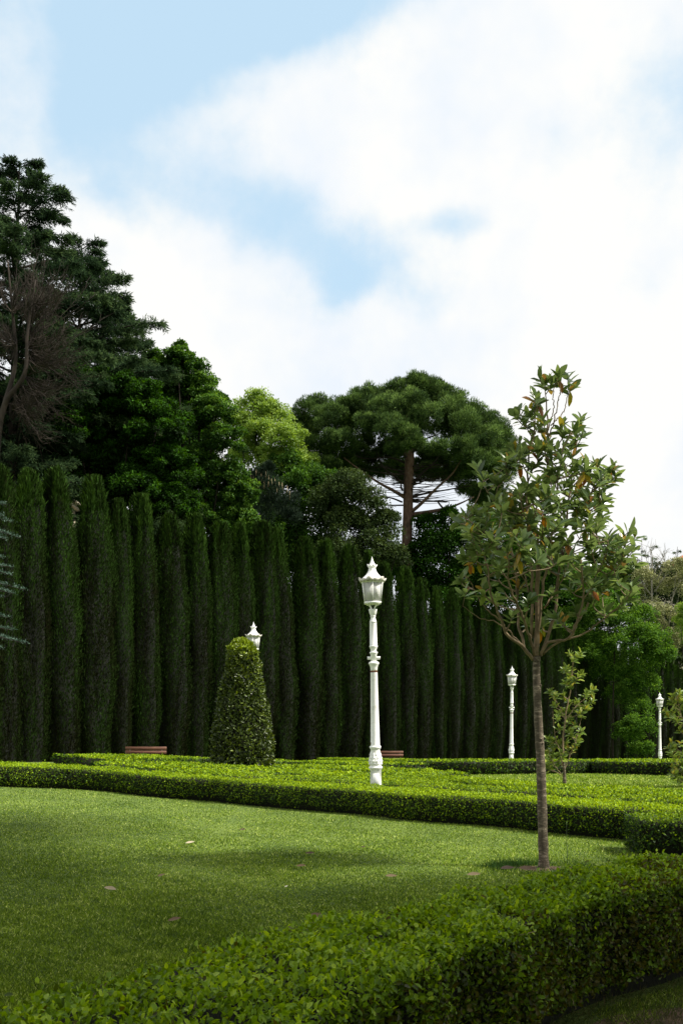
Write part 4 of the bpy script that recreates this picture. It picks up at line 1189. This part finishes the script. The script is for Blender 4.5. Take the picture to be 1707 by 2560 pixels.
    crown(381, 109, 338, 131, 12, M_AGED, roof, 1)
    fin = part('finial', [(147, 1.5), (160, 4), (175, 9), (195, 16), (212, 23), (222, 27), (232, 30), (244, 30), (250, 33), (256, 31)], smooth=True)
    crown(250, 33, 216, 50, 8, M_WHITE, fin, 1)
    return root


def place_lamp(o, xs, k, tip_y, label, lean=0):
    Y = FPX / k; X = (xs - 853.5) / k
    z = CAMZ + (HOR - tip_y) / k - 4.73
    o.location = (X, Y, z); o.rotation_euler = (0, lean, 0)
    o['label'] = label


L0 = lamp()
place_lamp(L0, 940.5, 133, 1391, 'tall white ornate lamp, nearest and largest, standing in the hedges at the centre', math.radians(-1.0))
l2 = copy_tree(L0); place_lamp(l2, 634, 79, 1554, 'white lamp whose lantern peeps out behind the topiary cone')
l3 = copy_tree(L0); place_lamp(l3, 1277, 54.7, 1664.4, 'smaller white lamp on the far hedge left of the magnolia trunk', math.radians(.5))
l4 = copy_tree(L0); place_lamp(l4, 1649, 40.1, 1730.5, 'smallest and farthest white lamp near the right edge', math.radians(-.4))


# ------------------------------------------------------------------ benches
def bench():
    root = thing('park_bench', 'bench', 'bench', (0, 0, 0), 0, 'reddish wooden benches before the cypresses')
    # back boards
    bk = Geo()
    for z in (.60, .77):
        bk.box((0, .22 + (z - .6) * .25, z), (1.75, .035, .135), bev=.01)
    bk.build('backrest', M_BENCH, root)
    s = Geo()
    for y in (-.22, -.08, .06): s.box((0, y, .44), (1.75, .12, .035), bev=.01)
    s.build('seat', M_BENCH, root)
    for x in (-.68, .68):
        l = Geo(); l.box((x, -.22, .2), (.05, .05, .42)); l.box((x, .17, .2), (.05, .05, .42)); l.box((x, -.02, .40), (.05, .46, .04)); l.tube([(x, .19, .38), (x, .24, .60), (x, .285, .82)], .022, 6)
        l.build('leg', M_IRON, root)
    return root


def place_bench(o, xs, ys, wpx, label, rz=0):
    k = wpx / 1.75; Y = FPX / k; X = (xs - 853.5) / k
    g = tz(X, Y)
    zt = CAMZ - (ys - HOR) / k - .84
    o.location = (X, Y, zt); o.rotation_euler = (0, 0, rz); o['label'] = label
    return zt - g


B0 = bench()
e1 = place_bench(B0, 363, 1867, 103, 'reddish wooden bench at the left below the dark cypresses', math.radians(2))
b2 = copy_tree(B0); e2 = place_bench(b2, 969, 1877.6, 80, 'brown wooden bench just right of the tall white lamp', math.radians(2))
b3 = copy_tree(B0); e3 = place_bench(b3, 1414, 1889.5, 44, 'distant bench half hidden behind the young magnolia', math.radians(10))
b4 = copy_tree(B0); e4 = place_bench(b4, 1626, 1894.5, 36, 'distant bench left of the farthest lamp', math.radians(20))
print('bench heights over ground', e1, e2, e3, e4)


# ------------------------------------------------------------------ magnolias
def magnolia(name, label, Y, trunk, limbs, clusters, conv, leafL, mat, twr=.012, seed=1, nl=(7, 11), yellow=.05, group=None, trunk_rad=(.07, .055), depthf=lambda x, y: .5, twig_mat=None, hang=.06):
    r = np.random.default_rng(seed)
    bx, by = trunk[0]
    b = W(*conv(bx, by), Y)
    gz = tz(b[0], Y)
    root = thing(name, label, 'magnolia tree', (b[0], Y, gz), 0, group)
    t = Geo()
    tp = [W(*conv(x, y), Y) for x, y in trunk]
    tp[0] = (tp[0][0], Y, gz - .05)
    c = bez(tp, 60)
    rr = np.linspace(trunk_rad[0], trunk_rad[1], len(c)); rr[:4] *= np.array([1.35, 1.2, 1.1, 1.04])
    rr = rr * (1 + .03 * np.sin(np.arange(len(c)) * .9) + r.normal(0, .012, len(c)))
    t.tube(c, rr, 14)
    for q in range(8 if trunk_rad[0] > .04 else 0):   # knots on the bark
        i = r.integers(6, len(c) - 4); a_ = r.uniform(0, 2 * PI); d = np.array([math.cos(a_), math.sin(a_), 0])
        t.tube([c[i] + d * rr[i] * .8, c[i] + d * (rr[i] + .008)], [.02, .012], 7)
    t.build('trunk', M_BARK, root, smooth=True)
    tw = Geo()
    LP = []   # points along limbs
    for (pts, r0, r1, d1) in limbs:
        n = len(pts)
        q = [W(*conv(x, y), Y + d1 * (i / (n - 1)) ** 1.2) for i, (x, y) in enumerate(pts)]
        c2 = bez(q, 26)
        c2[1:-1] += r.normal(0, .006, c2[1:-1].shape)
        rad = np.linspace(r0, r1, len(c2)); tw.tube(c2, rad, 7)
        for i in range(len(c2)): LP.append((*c2[i], rad[i]))
    LP = np.array(LP)
    lf = Geo()
    for (x, y) in clusters:
        dep = depthf(x, y)
        dd = r.uniform(-dep, dep)
        p = np.array(W(*conv(x, y), Y + dd))
        d = LP[:, :3] - p; dist = np.linalg.norm(d, axis=1)
        cost = dist + np.where(d[:, 2] > -.12 - .3 * np.abs(dd) * 0, 2.0 + d[:, 2] * 3, 0) - .0
        i = int(np.argmin(cost)); a = LP[i]
        s = a[:3]; v = p - s; l = np.linalg.norm(v)
        mid = s + v * .55 + np.array([v[0], v[1], 0]) * .12 + np.array([0, 0, -.06 * l])
        c3 = bez([s, mid, p], 10)
        tw.tube(c3, np.linspace(min(twr * 1.25, a[3] * .9), twr * .42, len(c3)), 5)
        for z in c3[3:8:2]: LP = np.vstack([LP, [*z, twr * .7]])
        ax = nz(c3[-1] - c3[-3]) + np.array([0, 0, .25]); ax = nz(ax)
        # side whorls along the last piece of the shoot
        n = r.integers(nl[0], nl[1])
        ph = r.uniform(0, 6.28)
        e1 = nz(np.cross(ax, [.3, .9, .1])); e2 = np.cross(ax, e1)
        for q in range(n):
            a_ = ph + q * 2.4; up = r.uniform(.1, .95)
            rad = e1 * math.cos(a_) + e2 * math.sin(a_)
            D = nz(rad * (1.05 - .5 * up) + ax * (.15 + .75 * up) + r.normal(0, .12, 3))
            N2 = nz(ax * .9 - rad * (.35 * up) + np.array([0, 0, .35]) + r.normal(0, .5, 3))
            P = p - ax * (1 - up) * leafL * .75
            L = leafL * r.uniform(.62, 1.18)
            tint = np.clip(r.normal(.42, .24), 0, .8)
            if r.uniform() < yellow: tint = r.uniform(.84, 1)
            v_, f_, k_ = leaves(P[None], D[None], N2[None], L, L * r.uniform(.36, .48), 'big', fold=r.uniform(.05, .3), droop=r.uniform(-.05, .32))
            lf.add(v_, f_, tint)
        if r.uniform() < hang * 4:
            for q in range(r.integers(1, 3)):
                P = c3[-4] + r.normal(0, .02, 3)
                D = nz(np.array([r.normal(0, .35), r.normal(0, .35), -1])); N2 = nz(np.array([r.normal(0, .6), -1, r.normal(0, .3)]))
                L = leafL * r.uniform(.8, 1.1)
                v_, f_, k_ = leaves(P[None], D[None], N2[None], L, L * .4, 'big', fold=.15, droop=.1)
                lf.add(v_, f_, r.uniform(.83, 1.0))
    tw.build('branches', twig_mat or M_TWIG, root, smooth=True)
    lf.build('foliage', mat, root)
    return root


def inpoly(x, y, P):
    c = False; n = len(P); j = n - 1
    for i in range(n):
        if (P[i][1] > y) != (P[j][1] > y) and x < (P[j][0] - P[i][0]) * (y - P[i][1]) / (P[j][1] - P[i][1]) + P[i][0]: c = not c
        j = i
    return c


c3v = lambda x, y: (1080 + x * .4, 880 + y * .4)
mag_limbs = [
    ([(650, 1900), (652, 1700), (660, 1400), (690, 1100), (715, 850), (722, 560), (712, 300)], .048, .010, .1),
    ([(630, 1925), (560, 1835), (470, 1770), (420, 1650), (370, 1540), (350, 1400), (330, 1250)], .030, .010, -.5),
    ([(560, 1835), (480, 1745), (400, 1690), (290, 1660), (190, 1590)], .014, .005, -.2),
    ([(575, 1850), (540, 1700), (525, 1400), (490, 1150), (520, 900)], .024, .010, .4),
    ([(640, 1900), (600, 1750), (540, 1600), (480, 1450), (475, 1300)], .024, .010, -.8),
    ([(680, 1900), (720, 1820), (850, 1790), (900, 1700), (945, 1500), (930, 1300)], .026, .010, -.5),
    ([(690, 1890), (780, 1820), (950, 1760), (1040, 1690), (1150, 1600), (1240, 1500)], .018, .007, -.3),
    ([(850, 1795), (960, 1600), (1020, 1450), (1130, 1350), (1200, 1200), (1235, 1130)], .020, .008, .4),
    ([(690, 1860), (760, 1650), (790, 1400), (830, 1100), (860, 850), (880, 650), (930, 430)], .028, .008, .5),
    ([(655, 1800), (690, 1500), (740, 1200), (770, 900), (810, 640), (870, 500)], .024, .008, -.4),
    ([(620, 1790), (620, 1400), (590, 1000), (600, 700), (640, 450), (660, 320)], .024, .008, .1),
    ([(420, 1680), (300, 1560), (235, 1430), (200, 1400)], .012, .006, -.4),
    ([(830, 1100), (950, 950), (1010, 850), (1090, 770), (1150, 730)], .015, .007, .2),
    ([(490, 1150), (400, 950), (320, 830), (285, 740)], .013, .006, .1),
    ([(520, 1400), (380, 1200), (260, 1080), (180, 1020)], .015, .006, -.4),
    ([(945, 1500), (1060, 1330), (1100, 1180)], .012, .006, -.6),
    ([(660, 1300), (640, 1000), (560, 800), (500, 600)], .014, .006, .5),
    ([(725, 560), (770, 380), (800, 250)], .012, .007, .0), ([(718, 500), (757, 360), (756, 235)], .010, .007, -.1), ([(740, 460), (820, 370), (848, 240)], .010, .006, .1),
    ([(600, 1500), (560, 1350), (480, 1250), (400, 1150)], .013, .006, .6), ([(700, 1600), (820, 1400), (900, 1200), (980, 1080)], .015, .006, .7)]
cl_hand = [(790, 140), (845, 150), (700, 190), (670, 170), (740, 190), (860, 215), (800, 200), (655, 300), (620, 350), (640, 285), (535, 365), (520, 400), (580, 430), (690, 430), (600, 380), (930, 425), (885, 480), (830, 500), (940, 500), (800, 460), (900, 540), (660, 470),
           (540, 560), (620, 570), (500, 600), (470, 690), (560, 650), (700, 600), (285, 745), (320, 800), (400, 800), (1130, 720), (1150, 770), (1030, 710), (1080, 740), (980, 720), (1100, 800), (960, 660), (1040, 880), (1080, 910), (1060, 950), (1050, 1060), (1020, 1090),
           (230, 1280), (200, 1290), (190, 1405), (170, 1420), (205, 1490), (240, 1150), (150, 1040), (200, 1060), (1230, 1120), (1270, 1150), (1100, 1150), (1050, 1180), (1160, 1190), (1000, 1190), (1260, 1230), (1280, 1320), (1230, 1510), (1200, 1560), (1250, 1470),
           (1150, 1420), (1180, 1340), (1080, 1620), (990, 1560), (780, 1660), (740, 1680), (820, 1690), (600, 1680), (680, 1700), (400, 1400), (330, 1380), (420, 1330), (1100, 1300), (1190, 1260), (1020, 1280), (450, 1500), (540, 1450), (600, 1560), (860, 1480), (930, 1400), (1000, 1450), (900, 1600), (560, 1300), (640, 1400), (750, 1500), (830, 1350), (380, 1540), (1060, 1500), (310, 1480), (500, 1640)]
poly = [(600, 600), (760, 520), (900, 600), (960, 700), (1080, 760), (1080, 1000), (1040, 1120), (1220, 1180), (1260, 1330), (1180, 1450), (1000, 1480), (860, 1400), (700, 1320), (520, 1370), (330, 1330), (210, 1230), (160, 1090), (260, 960), (380, 900), (400, 760), (470, 640)]
r_ = np.random.default_rng(5)
pts_ = []
tries = 0
while len(pts_) < 175 and tries < 20000:
    tries += 1
    x, y = r_.uniform(140, 1290), r_.uniform(500, 1500)
    if not inpoly(x, y, poly): continue
    if any((x - a) ** 2 + (y - b) ** 2 < 36 ** 2 for a, b in pts_): continue
    pts_.append((x, y))
def mag_depth(x, y):
    return .25 + .95 * math.exp(-((y - 1250) / 420) ** 2) * max(0, 1 - abs(x - 680) / 620)
magnolia('magnolia', 'young magnolia with slim bare trunk and glossy leafy crown on the lawn', 11.1, [(697, 3223), (690, 3000), (678, 2600), (662, 2300), (650, 2000), (655, 1900)],
         [(a_, b_ * .72, c_ * .7, d_) for a_, b_, c_, d_ in mag_limbs], cl_hand + pts_, c3v, .155, M_MAG, twr=.010, seed=3, nl=(8, 13), yellow=.05, group='magnolias on the lawns', trunk_rad=(.058, .038), depthf=mag_depth, hang=.03)

c6 = lambda x, y: (1150 + x / 2.815, 1550 + y / 2.815)
m2 = [(850, 225), (770, 240), (800, 270), (830, 245), (745, 335), (725, 350), (850, 375), (780, 350), (740, 440), (800, 430), (830, 400), (765, 400), (775, 470), (930, 490), (880, 520), (900, 505), (930, 570), (880, 600), (900, 620), (630, 500), (680, 530), (655, 520), (720, 520), (760, 570), (820, 570),
      (660, 600), (690, 650), (730, 620), (780, 640), (830, 620), (850, 650), (680, 690), (740, 720), (850, 660), (800, 740), (760, 700), (850, 780), (830, 830), (660, 830), (620, 840), (640, 870), (700, 860), (760, 790), (620, 930), (660, 950), (700, 920), (740, 860), (640, 1000), (690, 1000), (620, 1040), (800, 890), (820, 860),
      (700, 760), (720, 660), (780, 810), (640, 910), (720, 970), (660, 900), (760, 920), (600, 960), (610, 1010)]
m2l = [([(733, 1110), (720, 900), (735, 720), (760, 560), (785, 420), (790, 270)], .028, .010, 0), ([(728, 1050), (690, 900), (660, 780), (650, 640)], .014, .007, -.2), ([(730, 1060), (790, 900), (830, 780), (850, 680)], .014, .007, .2),
       ([(740, 700), (820, 600), (900, 540)], .012, .006, .1), ([(738, 700), (690, 600), (650, 540)], .012, .006, .1), ([(725, 1100), (660, 1020), (620, 940)], .012, .006, -.1), ([(733, 1130), (690, 1080), (640, 1050)], .008, .005, -.2)]
magnolia('magnolia', 'small bushy young magnolia on the far lawn right of the bare trunk', 26.3, [(735, 1160), (733, 1130), (732, 1090), (726, 1000)], m2l, m2, c6, .17, M_MAG2, twr=.011, seed=8, nl=(12, 18), yellow=.1,
         group='magnolias on the lawns', trunk_rad=(.05, .035), depthf=lambda x, y: .45, twig_mat=M_TWIG, hang=.05)
m3 = [(1500, 520), (1540, 510), (1520, 545), (1560, 560), (1480, 560), (1500, 590), (1440, 640), (1460, 680), (1510, 700), (1550, 620), (1490, 640), (1540, 770), (1545, 680), (1480, 870), (1500, 900), (1550, 860), (1460, 900), (1520, 960), (1560, 940), (1490, 940), (1490, 1040), (1530, 1060), (1510, 1110), (1550, 1120), (1540, 1010), (1500, 1075)]
m3 += [(1590 + 260 * rng.uniform(), 420 + 680 * rng.uniform()) for _ in range(46)]
m3l = [([(1700, 1180), (1690, 900), (1680, 700), (1690, 400)], .03, .01, 0), ([(1690, 1000), (1600, 800), (1540, 620), (1520, 530)], .015, .006, -.2), ([(1695, 1100), (1600, 980), (1520, 900), (1480, 870)], .015, .006, .1), ([(1690, 900), (1780, 700), (1820, 560)], .015, .006, 0), ([(1695, 1150), (1600, 1080), (1530, 1050)], .012, .006, 0)]
magnolia('magnolia', 'young magnolia cut off by the right edge of the picture', 24.5, [(1705, 1180), (1700, 1130), (1690, 1000)], m3l, m3, c6, .17, M_MAG2, twr=.011, seed=9, nl=(11, 16), yellow=.12,
         group='magnolias on the lawns', trunk_rad=(.05, .035), depthf=lambda x, y: .4, hang=.06)


# small bare stalk beside the magnolia
def sapling():
    x, y = G(1418, 2158, 0)
    root = thing('sapling', 'thin bare green stalk in the lawn right of the magnolia trunk', 'sapling', (x, y, tz(x, y)))
    t = Geo(); t.tube(bez([(x, y, tz(x, y)), (x - .01, y, .25), (x - .012, y, .48)], 8), np.linspace(.004, .002, 9), 5)
    t.build('stem', leaf_mat('sapling_stem', [(0, (.05, .08, .03)), (1, (.07, .1, .04))], trans=0), root)
    l = Geo()
    for z, a in ((.12, 1), (.2, 3), (.3, 5), (.38, .4), (.46, 2), (.06, 2.2), (.03, 4)):
        D = np.array([[math.cos(a), math.sin(a), .5]]); v, f, k = leaves(np.array([[x, y, z]]), D, np.array([[0, 0, 1.0]]), .035, .012, 'hex'); l.add(v, f, .6)
    l.build('leaves', M_GREEN, root)


sapling()


# ------------------------------------------------------------------ fallen leaves
def fallen(xs, ys, L, tint, label, rz, curl=.3):
    x, y = G(xs, ys, 0.03)
    L = L * 1.25; z = tz(x, y) + .034
    g = Geo()
    u = np.linspace(0, 1, 7); w = np.array([0.02, .30, .46, .5, .42, .24, 0.01])
    V = []
    for a, b in zip(u, w):
        for s in (-1, -.5, 0, .5, 1):
            V.append(((a - .5) * L, s * b * L * .42, .010 + abs(s) ** 1.5 * b * curl * L * .5 + .10 * L * (a - .4) ** 2))
    V = np.array(V); nrow = 5
    q = np.array([[i * nrow + j, i * nrow + j + 1, (i + 1) * nrow + j + 1, (i + 1) * nrow + j] for i in range(6) for j in range(4)])
    c_, s_ = math.cos(rz), math.sin(rz); R = np.array([[c_, -s_, 0], [s_, c_, 0], [0, 0, 1]])
    V = V @ R.T
    ca, sa = math.cos(.42), math.sin(.42); V = V @ np.array([[1, 0, 0], [0, ca, -sa], [0, sa, ca]]).T + np.array([x, y, z + .012])
    g.add(V, [q], tint)
    o = g.build('fallen_leaf', M_FALLEN, None, smooth=True, origin=(x, y, z))
    tag(o, label, 'fallen leaf', 'fallen leaves on the lawn')


for a in [(476, 2111, .10, .80, 'pale fallen leaf on the grass at upper left centre', .3), (277, 2228, .11, .72, 'tan curled fallen leaf on the dark grass at left', -.35), (753, 2170, .09, .3, 'greyish fallen leaf flat on the mid lawn', .1),
          (716, 2222, .035, 1.0, 'tiny white scrap of leaf on the mid lawn', .8), (775, 2138, .10, .15, 'dark brown fallen leaf on the lawn below the tall lamp', 0), (437, 2306, .09, .35, 'reddish fallen leaf sunk in the grass near the hedge', .4),
          (1268, 2176, .13, .04, 'blackish fallen leaf left of the magnolia foot', .1), (1318, 2178, .16, .10, 'dark red fallen leaf at the magnolia foot', -.15), (1184, 2192, .12, .55, 'dull curled leaf lying well left of the magnolia foot', .1),
          (978, 2196, .10, .5, 'brownish fallen leaf on the lawn between lamp and magnolia', .0), (607, 2078, .08, .1, 'small dark leaf on the bright upper lawn', .2), (404, 2194, .07, .45, 'small tan leaf on the lawn left of centre', .5),
          (790, 2298, .13, .38, 'orange brown leaf beside the edge of the foreground hedge', .1), (908, 2122, .05, .1, 'tiny dark leaf on the lawn right of the tall lamp', .4)]:
    fallen(*a)


def hedge_twig():
    root = Geo()
    x, y = G(800, 2385, .5)
    p = [(x - .16, y - .06, tz(x, y) + .53), (x - .06, y - .01, tz(x, y) + .56), (x + .06, y + .03, tz(x, y) + .555), (x + .17, y + .08, tz(x, y) + .575)]
    root.tube(bez(p, 12), np.linspace(.0035, .0018, 13), 5)
    root.tube(bez([p[1], (x - .02, y + .02, tz(x, y) + .575), (x + .0, y + .05, tz(x, y) + .58)], 6), .0015, 4)
    o = root.build('dry_twig', noise_mat('straw', (.20, .16, .09), (.34, .28, .16), 20, .8, bump=0), None, origin=p[0])
    tag(o, 'dry straw coloured twig lying on top of the foreground hedge', 'twig')


hedge_twig()


# ------------------------------------------------------------------ unseen trees added at the right to shade lawn and near hedge
def shade_tree(label, bx, by, ok, seed, nc):  # crown laid out along the sun direction so its shadow covers the wanted area
    root = thing('added_shade_tree', label, 'broadleaf tree', (bx, by, 0), 0, 'added unseen trees shading the scene')
    g = Geo(); r = np.random.default_rng(seed)
    cs = []
    while len(cs) < nc:
        sx, sy = r.uniform(-9.5, 6), r.uniform(-2, 17)        # where its shade falls on the lawn
        if not ok(sx, sy) or any((sx - a[0]) ** 2 + (sy - a[1]) ** 2 < .8 for a in cs): continue
        cs.append((sx, sy))
    cs = [(a + z * SUN_DIR.x / SUN_DIR.z, b + z * SUN_DIR.y / SUN_DIR.z, z, 1.5, 1.5, .9) for (a, b), z in zip(cs, r.uniform(17.5, 20.5, nc))]
    cloud(g, cs, 14, 1000, .36, .7, r=r)
    g.build('crown', M_GREEN, root)
    t = Geo(); cx, cy = np.mean([c[:2] for c in cs], 0)
    t.tube(bez([(bx, by, -.1), (bx, by, 6), ((bx + cx) / 2, (by + cy) / 2, 12), (cx, cy, 19)], 16), np.linspace(.45, .1, len(bez([(0, 0, 0)] * 4, 16))), 10)
    for c in cs[::2]:
        z0 = 8 + r.uniform(-1, 3)
        t.tube(bez([(bx + (cx - bx) * .3, by + (cy - by) * .3, z0), ((cx + c[0]) / 2, (cy + c[1]) / 2, 14.6), c[:3]], 8), np.linspace(.14, .03, 9), 5)
    t.build('trunk', M_DBARK, root, smooth=True)


edge = lambda x, y: y < np.interp(x, [-9, -6, -3.4, -2.4, 0, 3, 6], [16.5, 16, 13.6, 10.0, 8.6, 7.4, 6.0])
shade_tree('added unseen tree at right, casting shade on the left part of the lawn', 12.5, 13.0, lambda x, y: edge(x, y) and x < -1.5, 21, 60)
shade_tree('added unseen tree at right, casting shade on the foreground hedge', 17.0, 4.0, lambda x, y: edge(x, y) and x >= -1.5 and y < 13, 22, 42)


def skylight_blocker(label, bx, by, rad, z0, z1, seed, nc):  # dense tree added out of view to hold back skylight from behind
    root = thing('added_shade_tree', label, 'broadleaf tree', (bx, by, 0), 0, 'added unseen trees shading the scene')
    r = np.random.default_rng(seed); g = Geo(); t = Geo()
    cs = []
    for i in range(nc):
        a = r.uniform(0, 2 * PI); q = math.sqrt(r.uniform(0, 1)) * rad
        cs.append((bx + q * math.cos(a), by + q * math.sin(a), r.uniform(z0, z1) - .05 * q * q, 1.7, 1.7, 1.2))
    cloud(g, cs, 14, 800, .42, .7, r=r)
    g.build('crown', M_DGREEN, root)
    t.tube([(bx, by, -.1), (bx, by, z0), (bx + .2, by, z1 - 1)], [.4, .3, .08], 10)
    for c in cs[::2]: t.tube(bez([(bx, by, z0 - .5), ((bx + c[0]) / 2, (by + c[1]) / 2, z0 + .6), c[:3]], 8), np.linspace(.12, .03, 9), 5)
    t.build('trunk', M_DBARK, root, smooth=True)


skylight_blocker('added unseen tree behind the camera blocking skylight, left one of the pair', -7.5, -7.5, 6.0, 5, 14, 31, 46)
skylight_blocker('added unseen tree behind the camera blocking skylight, right one of the pair', 4.5, -8.5, 6.0, 5, 14, 32, 46)
